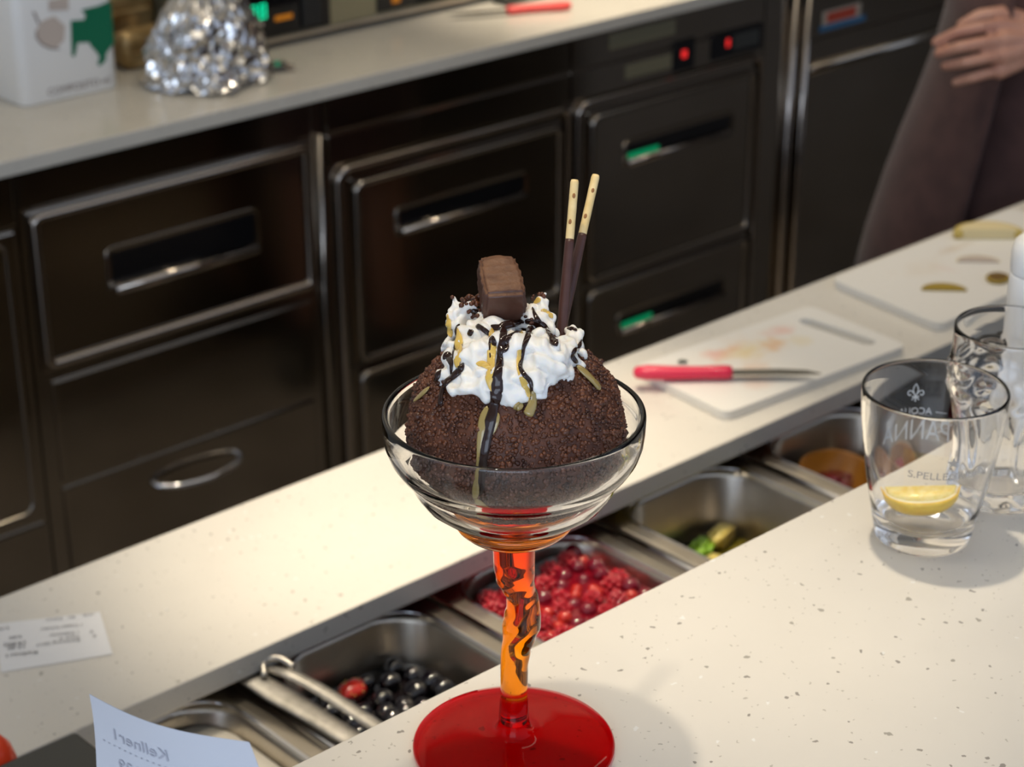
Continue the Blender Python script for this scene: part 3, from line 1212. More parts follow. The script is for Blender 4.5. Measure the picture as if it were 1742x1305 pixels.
# foot
bm = bmesh.new()
lathe(bm, [(0, .0), (.0495, .0), (.0516, .0012), (.0520, .0028), (.0508, .0042), (.0450, .0056), (.030, .0072), (.018, .0082), (.0115, .0094), (.0088, .0118), (.0078, .0165), (.0072, .0290), (0, .0290)], SB, 96)
bmesh.ops.delete(bm, geom=[], context='VERTS')
mesh_obj('foot', bm, 'glass_red', t, True)

PXM = .957 / 3420        # metres per unit of the sketch drawn in the plane facing the front of the sundae
AX = SB + UP * .1912     # rim centre, unit (874, 700) of the sketch


def sk(x, y, d=0.0):
    return AX + RV * (x - 874.4) * PXM - CU * (y - 700.2) * PXM + FW * d


# ice cream ball
BC = SB + UP * .1800 + RV * .0010
t = thing('ice_cream_ball', 'large ball of chocolate ice cream rolled in chocolate crumbs in the glass bowl', 'ice cream', BC - UP * .0395)
bm = bmesh.new()
res = bmesh.ops.create_icosphere(bm, subdivisions=6, radius=1)


def ball_pt(d):
    k = .0518 if d.z >= 0 else .0518
    p = Vector((d.x * k, d.y * k, d.z * (.0505 if d.z >= 0 else .0395)))
    hh = BC.z - SB.z + p.z
    b = 1 + .030 * noise.noise(d * 3.1) + .020 * noise.noise(d * 9) + .012 * noise.noise(d * 26)
    return BC + p * b


for v in bm.verts:
    v.co = ball_pt(v.co.normalized())
mesh_obj('ice_cream_body', bm, 'choc_crumb', t, True)
# crumb coat: thousands of small bits
base_bits = []
for k in range(4):
    b = bmesh.new()
    ball(b, (0, 0, 0), 1, 1)
    base_bits.append([[v.co.copy() * (1 + .35 * noise.noise(v.co * 1.7 + Vector((k * 9, 0, 0)))) for v in b.verts], [[v.index for v in f.verts] for f in b.faces]])
    b.free()
V, Fc = [], []
random.seed(5)
N = 8500
ga = math.pi * (3 - math.sqrt(5))
for i in range(N):
    z = 1 - 1.90 * (i + .5) / N
    q = math.sqrt(max(0, 1 - z * z))
    d = Vector((q * math.cos(ga * i), q * math.sin(ga * i), z)) + Vector((random.gauss(0, .02), random.gauss(0, .02), random.gauss(0, .02)))
    d.normalize()
    big = noise.noise(d * 5) 
    s = random.choice((.0008, .0009, .0011, .0013)) * (1.0 + .5 * max(0, big))
    if random.random() < .05:
        s *= 1.5
    c = ball_pt(d)
    R = Matrix.Rotation(random.uniform(0, 6), 3, 'X') @ Matrix.Rotation(random.uniform(0, 6), 3, 'Z')
    vs, fs = base_bits[i % 4]
    n0 = len(V)
    sc = Vector((random.uniform(.8, 1.3), random.uniform(.7, 1.1), random.uniform(.7, 1.1))) * s
    for p in vs:
        V.append(c + R @ Vector((p.x * sc.x, p.y * sc.y, p.z * sc.z)))
    Fc += [[n0 + k for k in f] for f in fs]
me = bpy.data.meshes.new('crumb_coat')
org = t.location
me.from_pydata([tuple(v - Vector(org)) for v in V], [], Fc)
me.polygons.foreach_set('use_smooth', [True] * len(me.polygons))
me.materials.append(MATS['choc_bit'])
o = bpy.data.objects.new('crumb_coat', me)
COL.objects.link(o)
o.parent = t
o['kind'] = 'stuff'

# whipped cream: piped lobes merged into one mass
bm = bmesh.new()
lobes = [  # x, y, depth, rx, ry, rz   (sketch units; depth towards the back positive)
    (868, 630, 10, 88, 58, 80), (868, 580, 20, 76, 60, 70), (862, 545, 25, 55, 40, 50),
    (926, 622, -58, 44, 48, 40), (915, 590, -45, 26, 34, 26), (948, 632, -50, 30, 24, 26), (905, 660, -66, 30, 24, 24), (930, 600, -30, 34, 30, 30),
    (815, 660, -66, 40, 17, 30), (790, 664, -52, 28, 13, 24), (832, 672, -74, 24, 14, 20), (776, 655, -40, 18, 18, 20),
    (862, 662, -80, 24, 22, 20), (880, 672, -80, 22, 17, 18), (868, 684, -84, 16, 9, 12),
    (805, 628, -56, 34, 22, 26), (830, 640, -70, 24, 18, 20), (806, 606, -50, 34, 20, 26), (803, 572, -40, 26, 29, 26), (820, 556, -34, 22, 18, 20), (795, 590, -44, 22, 16, 20), (822, 594, -48, 22, 18, 20),
    (764, 590, -6, 16, 15, 18), (752, 592, -2, 9, 11, 12), (764, 616, -16, 16, 16, 18), (758, 640, -28, 13, 20, 18),
    (776, 552, 2, 20, 30, 24), (770, 538, 6, 15, 20, 18), (786, 524, 2, 17, 14, 18), (772, 512, 10, 7, 14, 8), (800, 520, 4, 18, 12, 18),
    (872, 590, -56, 17, 12, 14), (884, 575, -56, 15, 12, 13), (886, 595, -60, 14, 9, 12), (862, 612, -70, 16, 16, 16), (876, 625, -74, 16, 18, 16), (862, 640, -78, 16, 18, 14),
    (902, 529, -10, 16, 12, 16), (922, 535, -4, 22, 16, 20), (936, 548, -2, 14, 18, 16), (920, 518, 2, 14, 12, 14), (926, 508, 4, 7, 12, 8), (940, 566, 0, 14, 20, 16),
    (978, 582, 6, 18, 26, 24), (986, 600, 4, 13, 18, 18), (972, 562, 10, 12, 12, 14), (982, 620, 2, 12, 12, 14), (960, 600, 8, 22, 30, 26), (900, 555, 0, 34, 26, 30), (830, 540, 4, 30, 20, 30)]
Rf = Matrix((RV, CU, FW)).transposed()
lobes += [(868, 645, 0, 66, 34, 34), (868, 605, 0, 66, 40, 40), (825, 615, 0, 46, 36, 34), (905, 610, 0, 46, 36, 34), (850, 668, 0, 40, 16, 22), (820, 648, 0, 40, 22, 26), (780, 630, 0, 22, 26, 24), (775, 600, 0, 22, 22, 24), (840, 570, -20, 40, 34, 34), (955, 610, 0, 26, 26, 26)]
for n_, (x, y, d, rx, ry, rz) in enumerate(lobes):
    if n_ > 2:      # sit on the front of the ice cream ball
        q_ = 186 ** 2 - (x - 878) ** 2 - (y - 736) ** 2
        if q_ > 0:
            d = min(d, 17 - math.sqrt(q_) + .1 * rz)
    ball(bm, sk(x, y, d * PXM), PXM, 3, (rx, ry, rz), Rf)
cb = remeshed(bm, .0011, 3, .5)
for v in cb.verts:
    n = v.normal
    f = noise.noise(v.co * 330) * .00042 + noise.noise(v.co * 120) * .0008 - .0022 * max(0, .30 - abs(noise.noise(Vector((v.co.x * 75, v.co.y * 75, v.co.z * 150)) + Vector((3, 1, 7))))) / .30
    rid = math.sin((v.co.dot(RV) * 900 + v.co.z * 260) + 4 * noise.noise(v.co * 90)) * .00045
    v.co += n * (f + rid)
cb.normal_update()
bv_cream = BVHTree.FromBMesh(cb)
tb = bmesh.new()
bmesh.ops.create_icosphere(tb, subdivisions=5, radius=1)
for v in tb.verts:
    v.co = ball_pt(v.co.normalized())
bv_ball = BVHTree.FromBMesh(tb)
tb.free()
cream = thing('whipped_cream', 'white whipped cream streaked with chocolate and caramel sauce on the ice cream', 'whipped cream', BC + UP * .045)
mesh_obj('cream_swirl', cb, 'cream', cream, True)


def drape(x, y):
    """point on the front surface of cream or ball, and its normal"""
    o = sk(x, y, -.3)
    best = None
    for b in (bv_cream, bv_ball):
        loc, n, i, dist = b.ray_cast(o, FW)
        if loc is not None and (best is None or dist < best[2]):
            best = (loc, n, dist, b is bv_ball)
    return best


def drip(name, pts, w, mat, lift=.0005, thick=.55):
    thick *= .72
    """sauce strand following the surface; w half widths in sketch units"""
    P2 = catmull([Vector((p[0], p[1], 0)) for p in pts], 7)
    n = len(P2)
    pos, nor, rad = [], [], []
    for i, p in enumerate(P2):
        h = drape(p.x, p.y)
        if h is None:
            continue
        f = i / (n - 1)
        k = f * (len(w) - 1)
        a = min(int(k), len(w) - 2)
        r = (w[a] + (w[a + 1] - w[a]) * (k - a)) * PXM
        r *= 1 + .22 * noise.noise(Vector((p.x * .05, p.y * .05, r * 900)))
        pos.append(h[0] + h[1] * (lift + (.0011 if h[3] else 0)))
        nor.append(h[1].copy())
        rad.append(r)
    # smooth the path depth a little so the strand does not jump
    for _ in range(2):
        for i in range(1, len(pos) - 1):
            pos[i] = (pos[i - 1] + pos[i] * 2 + pos[i + 1]) / 4
            nor[i] = (nor[i - 1] + nor[i] * 2 + nor[i + 1]).normalized()
    for i in range(len(pos)):
        e = min(i, len(pos) - 1 - i)
        m_ = 5 if len(pos) > 14 else 3
        if e < m_:
            rad[i] *= math.sqrt(max(.02, 1 - (1 - e / m_) ** 2))
    bm = bmesh.new()
    tube(bm, pos, rad, 10, squash=thick, normal=nor)
    return mesh_obj(name, bm, mat, cream, True)


CH, CA = 'choc_sauce', 'caramel_sauce'
for pts, w, mat, *th in [
    # caramel first (wide, thin), then chocolate on top
    ([(838, 560), (838, 600), (836, 640), (838, 665)], [7, 8, 9, 5], CA, .14),
    ([(780, 560), (783, 590), (782, 615), (784, 632)], [6, 8, 8, 4], CA, .14),
    ([(812, 620), (826, 622), (836, 630)], [4, 7, 6], CA, .14),
    ([(886, 560), (884, 600), (882, 622), (890, 650), (900, 672), (902, 688)], [6, 6, 5, 6, 8, 7], CA, .14),
    ([(905, 664), (904, 684), (899, 698), (895, 706)], [6, 7, 9, 10], 'caramel_pale', .6),
    ([(876, 686), (881, 690), (889, 688)], [8, 9, 6], 'caramel_pale', .6),
    ([(975, 625), (990, 638), (1004, 652), (1015, 664)], [7, 9, 8, 8], 'caramel_pale', .55),
    ([(832, 690), (826, 712), (822, 740), (819, 775), (817, 805), (812, 840)], [6, 8, 6, 5, 6, 9], 'caramel_pale', .4),
    ([(848, 700), (846, 716), (841, 735)], [6, 6, 3], 'caramel_pale', .4),
    ([(762, 535), (764, 555), (768, 575)], [5, 7, 5], CA, .14),
    ([(920, 528), (932, 533), (940, 542)], [5, 6, 4], CA, .14),
    ([(905, 516), (913, 512), (920, 510)], [5, 6, 4], CA, .14),
    ([(738, 660), (724, 672), (709, 684)], [5, 6, 5], 'caramel_pale', .5),
    ([(815, 838), (826, 858), (838, 868)], [9, 12, 10], 'caramel_pale', .4),
    # chocolate
    ([(858, 556), (856, 580), (852, 600), (851, 622), (848, 640), (846, 662), (844, 682), (840, 704), (834, 726), (830, 748), (826, 772), (824, 800), (820, 832)], [10, 6, 6, 7, 9, 10, 8, 9, 10, 9, 8, 7, 8], CH, .5),
    ([(836, 556), (846, 560), (860, 556), (876, 552), (892, 548)], [4, 6, 7, 7, 5], CH, .5),
    ([(895, 560), (880, 568), (868, 574), (862, 584), (864, 594), (856, 602)], [4, 4, 4, 4, 4, 4], CH, .5),
    ([(905, 556), (898, 574), (890, 592), (887, 612), (884, 626), (892, 640), (901, 650), (903, 664), (902, 680), (903, 690)], [7, 6, 4, 3, 4, 4, 4, 3, 4, 3], CH, .5),
    ([(893, 546), (908, 552), (922, 556), (934, 562)], [7, 9, 8, 5], CH, .5),
    ([(905, 523), (910, 538), (917, 550), (926, 560), (934, 572), (940, 584), (944, 592)], [3, 4, 5, 6, 6, 7, 4], CH, .5),
    ([(811, 556), (820, 560), (830, 568), (836, 576), (834, 592), (836, 610), (838, 636)], [6, 5, 4, 3, 1.5, 1.2, 1.2], CH, .5),
    ([(797, 570), (802, 568), (806, 564)], [5, 7, 5], CH, .5),
    ([(782, 552), (777, 562), (779, 576), (776, 590), (774, 605), (774, 625)], [3, 4, 3, 2, 2, 3], CH, .5),
    ([(757, 612), (764, 604), (768, 612), (772, 624), (770, 640)], [5, 6, 6, 4, 3], CH, .5),
    ([(792, 618), (786, 630), (776, 640), (766, 648), (760, 660), (757, 676), (756, 690)], [2, 6, 6, 6, 5, 5, 7], CH, .55),
    ([(754, 630), (748, 640), (744, 652)], [3, 6, 4], CH, .5),
    ([(964, 559), (974, 560), (981, 564)], [4, 4, 3], CH, .5),
    ([(988, 578), (983, 590), (974, 598), (970, 606), (974, 614), (980, 618)], [3, 4, 4, 4, 4, 3], CH, .5),
    ([(976, 622), (984, 632), (992, 640)], [3, 3, 2], CH, .5),
    ([(800, 528), (806, 530), (815, 530)], [4, 6, 5], CH, .5),
    ([(838, 575), (842, 585), (841, 596)], [4, 5, 3], CH, .5),
]:
    drip('chocolate_sauce' if mat == CH else 'caramel_sauce', pts, w, mat, .0003, th[0] if th else .5)

# chocolate crumbs scattered on top of the cream
bm = bmesh.new()
random.seed(9)
for (x, y, d, r) in ([(772 + random.gauss(0, 3), 505 + random.gauss(0, 2), 8, 4.5)] +
                     [(random.uniform(784, 836), 500 + random.uniform(0, 18) + (x0 % 3), random.uniform(-4, 14), random.uniform(3.2, 6.0)) for x0 in range(46)] +
                     [(random.uniform(795, 818), random.uniform(528, 542), -12, random.uniform(3, 5)) for _ in range(7)] +
                     [(random.uniform(903, 926), random.uniform(498, 510), random.uniform(0, 10), random.uniform(3.2, 5.5)) for _ in range(9)] +
                     [(random.uniform(893, 905), random.uniform(538, 550), -12, random.uniform(3, 5)) for _ in range(5)]):
    h = drape(x, y)
    c = h[0] + h[1] * (r * .4 * PXM) if h else sk(x, y, d * PXM)
    ball(bm, c, r * PXM, 1, (random.uniform(.8, 1.2), random.uniform(.8, 1.2), random.uniform(.8, 1.1)))
o = mesh_obj('chocolate_crumbs', bm, 'choc_bit', cream, True)
o['kind'] = 'stuff'

# chocolate bar piece
t = thing('chocolate_bar', 'chocolate coated wafer piece with ridged top standing in the whipped cream', 'chocolate', sk(858, 548, -.002))
E1 = (RV * math.cos(.16) + FH * math.sin(.16)).normalized()      # width
E3 = (FH * math.cos(.16) - RV * math.sin(.16))                  # length direction, level
tl = math.radians(17)
EL = (E3 * math.cos(tl) + UP * math.sin(tl)).normalized()
EU = E1.cross(EL).normalized()
if EU.z < 0:
    EU = -EU
bm = bmesh.new()
LW, LH, LL = .0205, .0190, .031
front = sk(860, 529, -.016)
NXb, NYb, NZb = 20, 16, 14


def bar_pt(u, v, w):
    """u across -1..1, v length 0..1, w height -1..1"""
    taper = 1 - .10 * v
    uu = u * taper
    k = abs(u) ** 8 + abs(w) ** 8 + abs(2 * v - 1) ** 10
    p = front + E1 * uu * LW / 2 + EL * v * LL + EU * w * LH / 2
    q = Vector((u * 2, v * 3, w * 2))
    off = .0004 * noise.noise(q * 3) + .0002 * noise.noise(q * 9)
    if w > .95:
        off += .00035 * math.sin(v * 40)
    if abs(u) > .95:
        off += .00040 * math.sin(v * 34 + w)
    c = (E1 * u + EU * w + EL * (2 * v - 1)).normalized()
    rnd = max(0, (abs(u) + abs(w) + abs(2 * v - 1)) - 2.0)
    return p + c * off - c * rnd * .0016


bmc = bmesh.new()
res = bmesh.ops.create_cube(bmc, size=2)
bmesh.ops.bevel(bmc, geom=list(bmc.edges), offset=.14, segments=3, affect='EDGES')
bmesh.ops.subdivide_edges(bmc, edges=[e for e in bmc.edges if e.calc_length() > .4], cuts=14, use_grid_fill=True)
bmesh.ops.triangulate(bmc, faces=[f for f in bmc.faces if len(f.verts) > 4])
bmc.normal_update()
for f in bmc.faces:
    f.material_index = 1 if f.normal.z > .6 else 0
for v in bmc.verts:
    u, vv, w = v.co.x, (v.co.y + 1) / 2, v.co.z
    v.co = bar_pt(u, vv, w)
bmesh.ops.recalc_face_normals(bmc, faces=bmc.faces)
mesh_obj('chocolate_coating', bmc, ['choc_bar', 'choc_bar_top'], t, True)


# two biscuit sticks
def stick(label, top, bot, mid):
    """top / bottom points, mid: fraction where the chocolate begins"""
    top, bot = Vector(top), Vector(bot)
    t = thing('biscuit_stick', label, 'biscuit stick', bot)
    d = (bot - top)
    m = top + d * mid
    bm = bmesh.new()
    n = 24
    pts = [top + d * mid * 1.03 * i / n for i in range(n + 1)]
    tube(bm, pts, [(.00205 if i else .0017) * (1 + .03 * noise.noise(p * 400)) for i, p in enumerate(pts)], 16)
    mesh_obj('biscuit', bm, 'biscuit', t, True)
    bm = bmesh.new()
    k = 30
    pts = [m + (bot - m) * i / k for i in range(k + 1)]
    tube(bm, pts, [(.0022 + .0004 * min(1, i / 16)) * (.93 if i == 0 else 1) * (1 + .03 * noise.noise(p * 300)) for i, p in enumerate(pts)], 16)
    mesh_obj('chocolate_coating', bm, 'choc_stick', t, True)
    dn = d.normalized()
    for f, a in ((.28, .5), (.30, 3.4), (.72, .9), (.9, 3.7)):
        c = top + d * mid * f
        out = (-FW - dn * (-FW).dot(dn)).normalized()
        sd = dn.cross(out)
        nrm = (out * math.cos(a - .6) + sd * math.sin(a - .6)).normalized()
        bm = bmesh.new()
        fl = Matrix((nrm.cross(dn), dn, nrm)).transposed()
        ball(bm, c + nrm * .00185, .0010, 2, (.8, 1.6, .32), fl)
        mesh_obj('toast_spot', bm, 'biscuit_toast', t, True)
    return t


stick('chocolate dipped biscuit stick standing nearly upright in the cream, left of the pair', sk(979, 302, .012), sk(953, 600, .004), .345)
stick('chocolate dipped biscuit stick leaning right, the taller of the pair', sk(1018, 287, .030), sk(955, 560, .012), .385)

# ---------------------------------------------------------------- glasses on the bar
TX, TY = .923, .633
TB = Vector((TX, TY, ZC))


def tumbler_r(h):
    """outer radius of the tumbler at height h"""
    pr = [(0, .0285), (.004, .0298), (.020, .0326), (.040, .0368), (.060, .0402), (.080, .0426), (.095, .0437), (.101, .0438)]
    for (a, ra), (b, rb) in zip(pr, pr[1:]):
        if h <= b:
            return ra + (rb - ra) * (h - a) / (b - a)
    return pr[-1][1]


t = thing('tumbler', 'clear water tumbler with printed lettering and a lemon wedge inside', 'drinking glass', TB)
bm = bmesh.new()
hs = [0, .002, .006, .012, .02, .03, .04, .05, .06, .07, .08, .09, .0985]
prof = [(0, .0022), (.020, .0016), (.0262, 0)] + [(tumbler_r(h) - (.001 if h == 0 else 0), h + (.0004 if h == 0 else 0)) for h in hs] + [(.0437, .0994), (.0435, .1000), (.0432, .1005), (.0428, .1006), (.0424, .1005), (.0421, .1000), (.0419, .0994)]
prof += [(tumbler_r(h) - .0019, h) for h in (.098, .09, .08, .07, .06, .05, .04, .03, .022)] + [(.0290, .0165), (.0255, .0135), (.018, .0122), (0, .0118)]
lathe(bm, prof, TB, 96)
glass_t = mesh_obj('glass_body', bm, 'glass', t, True)


def wrap_text(s, size, h, ang, mat, parent, mirror=False, sx=1.0, bm=None, out=.00012, thick=.00006):
    """lettering printed round the outside of the tumbler, read from outside at azimuth ang"""
    b = bm or text_bm(s, size, thick, sx=sx)
    for v in b.verts:
        x, y, z = v.co
        hh = h + y
        r = tumbler_r(hh) + out + z
        a = ang + x / (tumbler_r(hh))
        v.co = TB + Vector((r * math.cos(a), r * math.sin(a), hh))
    return mesh_obj('lettering', b, mat, parent, False)


front = AZ + math.pi          # azimuth of the side turned to the viewer
wrap_text('S.PELLEGRINO.', .0070, .0590, front + .10, 'print_grey', t, sx=1.08)
# small star over the near lettering
b = bmesh.new()
vs = [b.verts.new(((.0042 if k % 2 == 0 else .0017) * math.sin(math.pi * k / 5), (.0042 if k % 2 == 0 else .0017) * math.cos(math.pi * k / 5), 0)) for k in range(10)]
b.faces.new(vs)
wrap_text('', 0, .0705, front + .12, 'print_grey', t, bm=b)
back = AZ
wrap_text('PANNA', .0150, .0480, back + .06, 'print_white', t, sx=.92)
wrap_text('ACQUA', .0060, .0640, back + .06, 'print_white', t, sx=1.0)
# lily emblem above the far lettering
b = bmesh.new()


def poly(pts):
    b.faces.new([b.verts.new((x * .001, y * .001, 0)) for x, y in pts])


def stroke(pts, w):
    P_ = catmull([Vector((x, y, 0)) for x, y in pts], 6)
    L_, R_ = [], []
    for i, p in enumerate(P_):
        d = (P_[min(i + 1, len(P_) - 1)] - P_[max(i - 1, 0)]).normalized()
        s = Vector((-d.y, d.x, 0)) * w
        L_.append(b.verts.new((p + s) * .001))
        R_.append(b.verts.new((p - s) * .001))
    for i in range(len(P_) - 1):
        b.faces.new((L_[i], R_[i], R_[i + 1], L_[i + 1]))


for sg in (1, -1):
    stroke([(0, 11.5), (1.5 * sg, 8.4), (1.2 * sg, 5.8), (0, 3.4)], .34)
    stroke([(0, 3.6), (2.2 * sg, 6.4), (4.3 * sg, 6.9), (5.0 * sg, 5.2), (3.9 * sg, 4.0), (2.9 * sg, 4.8)], .34)
    stroke([(0, 3.2), (1.6 * sg, 1.8), (2.2 * sg, .8)], .34)
stroke([(-2.4, 3.1), (2.4, 3.1)], .36)
stroke([(0, 3.1), (0, -.2)], .45)
wrap_text('', 0, .0722, back + .06, 'print_white', t, bm=b)
stroke_b = bmesh.new()
for sg in (1, -1):
    vv = [stroke_b.verts.new((sg * x * .001, y * .001, 0)) for x, y in ((13, 0), (20, .1), (20, .5), (13, .5))]
    stroke_b.faces.new(vv if sg > 0 else vv[::-1])
wrap_text('', 0, .0655, back + .06, 'print_white', t, bm=stroke_b)

# lemon wedge at the bottom of the tumbler
t = thing('lemon_wedge', 'juicy yellow lemon wedge at the bottom of the tumbler', 'lemon', TB + UP * .0125)
LC = TB + UP * .0300 - RV * .0040 - FH * .002
ax = (RV * .985 - FH * .10 + UP * .08).normalized()      # long axis of the wedge
nr = (-FH * .80 + UP * .60)
nr = (nr - ax * nr.dot(ax)).normalized()
th_ = ax.cross(nr).normalized()
bm = bmesh.new()
bmp = bmesh.new()
bml = bmesh.new()
NL, NA = 20, 10
A0, A1 = math.radians(-16), math.radians(82)
# wedge of an ellipsoid: half length .024, radius .019; edge line up, peel down to the front
dn0 = (-UP * .75 - FH * .35)
dn0 = (dn0 - ax * dn0.dot(ax)).normalized()
dn1 = ax.cross(dn0).normalized()
if dn1.dot(FH) > 0:
    dn1 = -dn1


def wedge_surface(bmx, R0, lo, hi, half):
    grid = []
    for i in range(NL + 1):
        s = -1 + 2 * i / NL
        rr = R0 * math.sqrt(max(.0, 1 - abs(s) ** 2.3)) + .0002
        row = []
        for k in range(NA + 1):
            a = lo + (hi - lo) * k / NA
            row.append(LC + UP * .006 + ax * s * half + (dn0 * math.cos(a) + dn1 * math.sin(a)) * rr)
        grid.append(row)
    return grid


def solid_from(grid, centre_line):
    b = bmesh.new()
    loops = []
    for row, c in zip(grid, centre_line):
        loops.append([c] + row)
    loft(b, loops, cap_lo=True, cap_hi=True)
    return b


WA, WB = -.75, .95
half = .0215
cl = [LC + UP * .006 + ax * (-1 + 2 * i / NL) * half for i in range(NL + 1)]
mesh_obj('flesh', solid_from(wedge_surface(None, .0150, WA, WB, half), cl), 'lemon_flesh', t, True)
# pith and peel shells
for nm, r0, r1, hf, mt in (('pith', .0150, .0166, half * 1.04, 'lemon_pith'), ('peel', .0167, .0180, half * 1.10, 'lemon_peel')):
    gi = wedge_surface(None, r0, WA, WB, hf)
    go = wedge_surface(None, r1, WA, WB, hf * 1.02)
    loops = [a + b[::-1] for a, b in zip(gi, go)]
    b = bmesh.new()
    loft(b, loops, cap_lo=True, cap_hi=True)
    mesh_obj(nm, b, mt, t, True)

# second, taller embossed glass
GX, GY = 1.002, .6350
GB = Vector((GX, GY, ZC))
t = thing('embossed_glass', 'taller wavy clear glass with embossed flowers behind the tumbler', 'drinking glass', GB)


def emb(r, z, a):
    w = r
    if z < .070:
        k = min(1, (.070 - z) / .02) * min(1, z / .01)
        w += .0011 * k * math.cos(10 * a + 18 * z)
    if .066 < z < .1:
        e = math.sin(math.pi * (z - .066) / .034)
        w += e * (.0016 * max(0, math.sin(5 * a) * math.sin(z * 420 + 2 * math.sin(5 * a))) + .0012 * max(0, noise.noise(Vector((math.cos(a) * 4, math.sin(a) * 4, z * 130)))))
    return w


po = [(0, .0025), (.022, .0015), (.0275, .0), (.0300, .002), (.0308, .008), (.0296, .018), (.0284, .030), (.0288, .042), (.0304, .054), (.0326, .064), (.0350, .072), (.0366, .080), (.0368, .087), (.0362, .095), (.0357, .103), (.0356, .112), (.0356, .1158), (.0354, .1165), (.0351, .1169), (.0347, .1170), (.0343, .1169), (.0340, .1165), (.0338, .1158)]
pi_ = [(.0338, .112), (.0338, .103), (.0342, .095), (.0345, .087), (.0342, .080), (.0328, .072), (.0305, .064), (.0282, .054), (.0266, .042), (.0262, .030), (.0266, .020), (.0255, .0125), (.018, .0105), (0, .010)]


def refine(p):
    out = []
    for a, b in zip(p, p[1:]):
        out.append(a)
        if abs(b[1] - a[1]) > .004:
            for k in (1, 2, 3):
                out.append((a[0] + (b[0] - a[0]) * k / 4, a[1] + (b[1] - a[1]) * k / 4))
    out.append(p[-1])
    return out


bm = bmesh.new()
no = refine(po)
lathe(bm, no + refine(pi_), GB, 120)
cnt = len([1 for p in no if p[0] > 1e-6])
for v in bm.verts:
    p = v.co - GB
    r = math.hypot(p.x, p.y)
    if r < 1e-5:
        continue
    a = math.atan2(p.y, p.x)
    # emboss only the outer wall
    ri = 0
    for (r0, z0), (r1, z1) in zip(pi_, pi_[1:]):
        if z1 <= p.z <= z0:
            ri = r0 + (r1 - r0) * ((z0 - p.z) / (z0 - z1) if z0 != z1 else 0)
            break
    if r > ri + .0008 and p.z > .003:
        k = emb(r, p.z, a) / r
        v.co = GB + Vector((p.x * k, p.y * k, p.z))
mesh_obj('glass_body', bm, 'glass', t, True)

# white shaker behind the embossed glass
WX, WY = 1.0869, 0.6727
WBs = Vector((WX, WY, ZC))
t = thing('shaker', 'white cylindrical shaker with rounded top at the right edge behind the glass', 'shaker', WBs)
bm = bmesh.new()
lathe(bm, [(0, 0), (.0185, 0), (.020, .0015), (.020, .118), (.0196, .1195), (0, .1195)], WBs, 48)
mesh_obj('shaker_body', bm, 'white_plastic', t, True)
bm = bmesh.new()
lathe(bm, [(0, .1197), (.0196, .1197), (.0200, .1210), (.0200, .134), (.0185, .1405), (.0145, .1445), (.008, .1468), (0, .1475)], WBs, 48)
mesh_obj('shaker_cap', bm, 'white_plastic', t, True)

# ---------------------------------------------------------------- back counter
YB, YF = 2.283, 2.31
t = thing('back_counter', 'pale stone back counter top along the steel cabinets', 'counter', (2.2, 2.6, ZB - .021))
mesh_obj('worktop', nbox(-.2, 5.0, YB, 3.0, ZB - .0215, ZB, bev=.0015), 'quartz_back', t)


def bead(bm, x0, x1, z0, z1, r, y=YF, cr=.018):
    """rounded tubular frame standing proud of the front"""
    pts = [(p[0], y - r * .35, p[1]) for p in rrect(x0, x1, z0, z1, cr, 5)]
    tube(bm, pts, r, 12, closed=True)


def cab_body(t, x0, x1, z0=.10, z1=ZB - .0215, y=YF):
    mesh_obj('carcass', nbox(x0 + .001, x1 - .001, y + .004, 2.95, z0, z1), 'steel_dark', t)
    mesh_obj('kick_plate', nbox(x0 + .001, x1 - .001, y + .06, 2.9, .0, z0), 'black_gap', t)


def pocket_handle(parent, x0, x1, z0, z1, y=YF, r=.0065, chrome='steel_dark', green_refl=False):
    """recessed grip: dark recess, upper hood lip and bright lower lip"""
    h = mesh_obj('handle', frame_ring(x0, x1, z0, z1, y, .006, .010), chrome, parent)
    mesh_obj('recess', nbox(x0 + .003, x1 - .003, y - .0012, y - .0004, z0 + .003, z1 - .003), 'black_gloss', h)
    bm = bmesh.new()
    tube(bm, [(x0 + .004, y - .006, z0 + .004), ((x0 + x1) / 2, y - .006, z0 + .004), (x1 - .004, y - .006, z0 + .004)], r, 12)
    mesh_obj('lip', bm, 'frame_steel', h, True)
    if green_refl:
        mesh_obj('green_reflection', nbox(x0 + .006, x0 + (x1 - x0) * .30, y - .0045, y - .0015, z0 + .008, z0 + .019, bev=.001), 'reflection_green', h)  # green reflection in the grip, painted as a glowing bar
    return h


def frame_ring(x0, x1, z0, z1, y, w, d):
    bm = bmesh.new()
    o = rrect(x0 - w, x1 + w, z0 - w, z1 + w, .012, 4)
    i = rrect(x0, x1, z0, z1, .007, 4)
    yb, yf = y + .001, y - .0035
    loops = [[(p[0], yb, p[1]) for p in o], [(p[0], yf + .001, p[1]) for p in o], [(p[0] * .9 + q[0] * .1, yf, p[1] * .9 + q[1] * .1) for p, q in zip(o, i)], [(q[0], yf + .001, q[1]) for q in i], [(q[0], yb, q[1]) for q in i]]
    loft(bm, loops)
    return bm


def panel(name, parent, x0, x1, z0, z1, y=YF, mat='steel_panel', bev=.002, th=.012):
    return mesh_obj(name, nbox(x0, x1, y - .001, y + th, z0, z1, bev=bev), mat, parent)


# leftmost unit
t = thing('steel_cabinet', 'dark steel cabinet cut off by the left edge', 'cabinet', (.9, 2.6, 0))
cab_body(t, .60, 1.2235)
panel('fascia', t, .605, 1.220, .800, .877)
d = panel('door', t, .605, 1.216, .36, .792)
bm = bmesh.new()
bead(bm, .62, 1.200, .375, .780, .003)
mesh_obj('door_frame', bm, 'steel_dark', d, True)
panel('drawer', t, .605, 1.216, .12, .352)

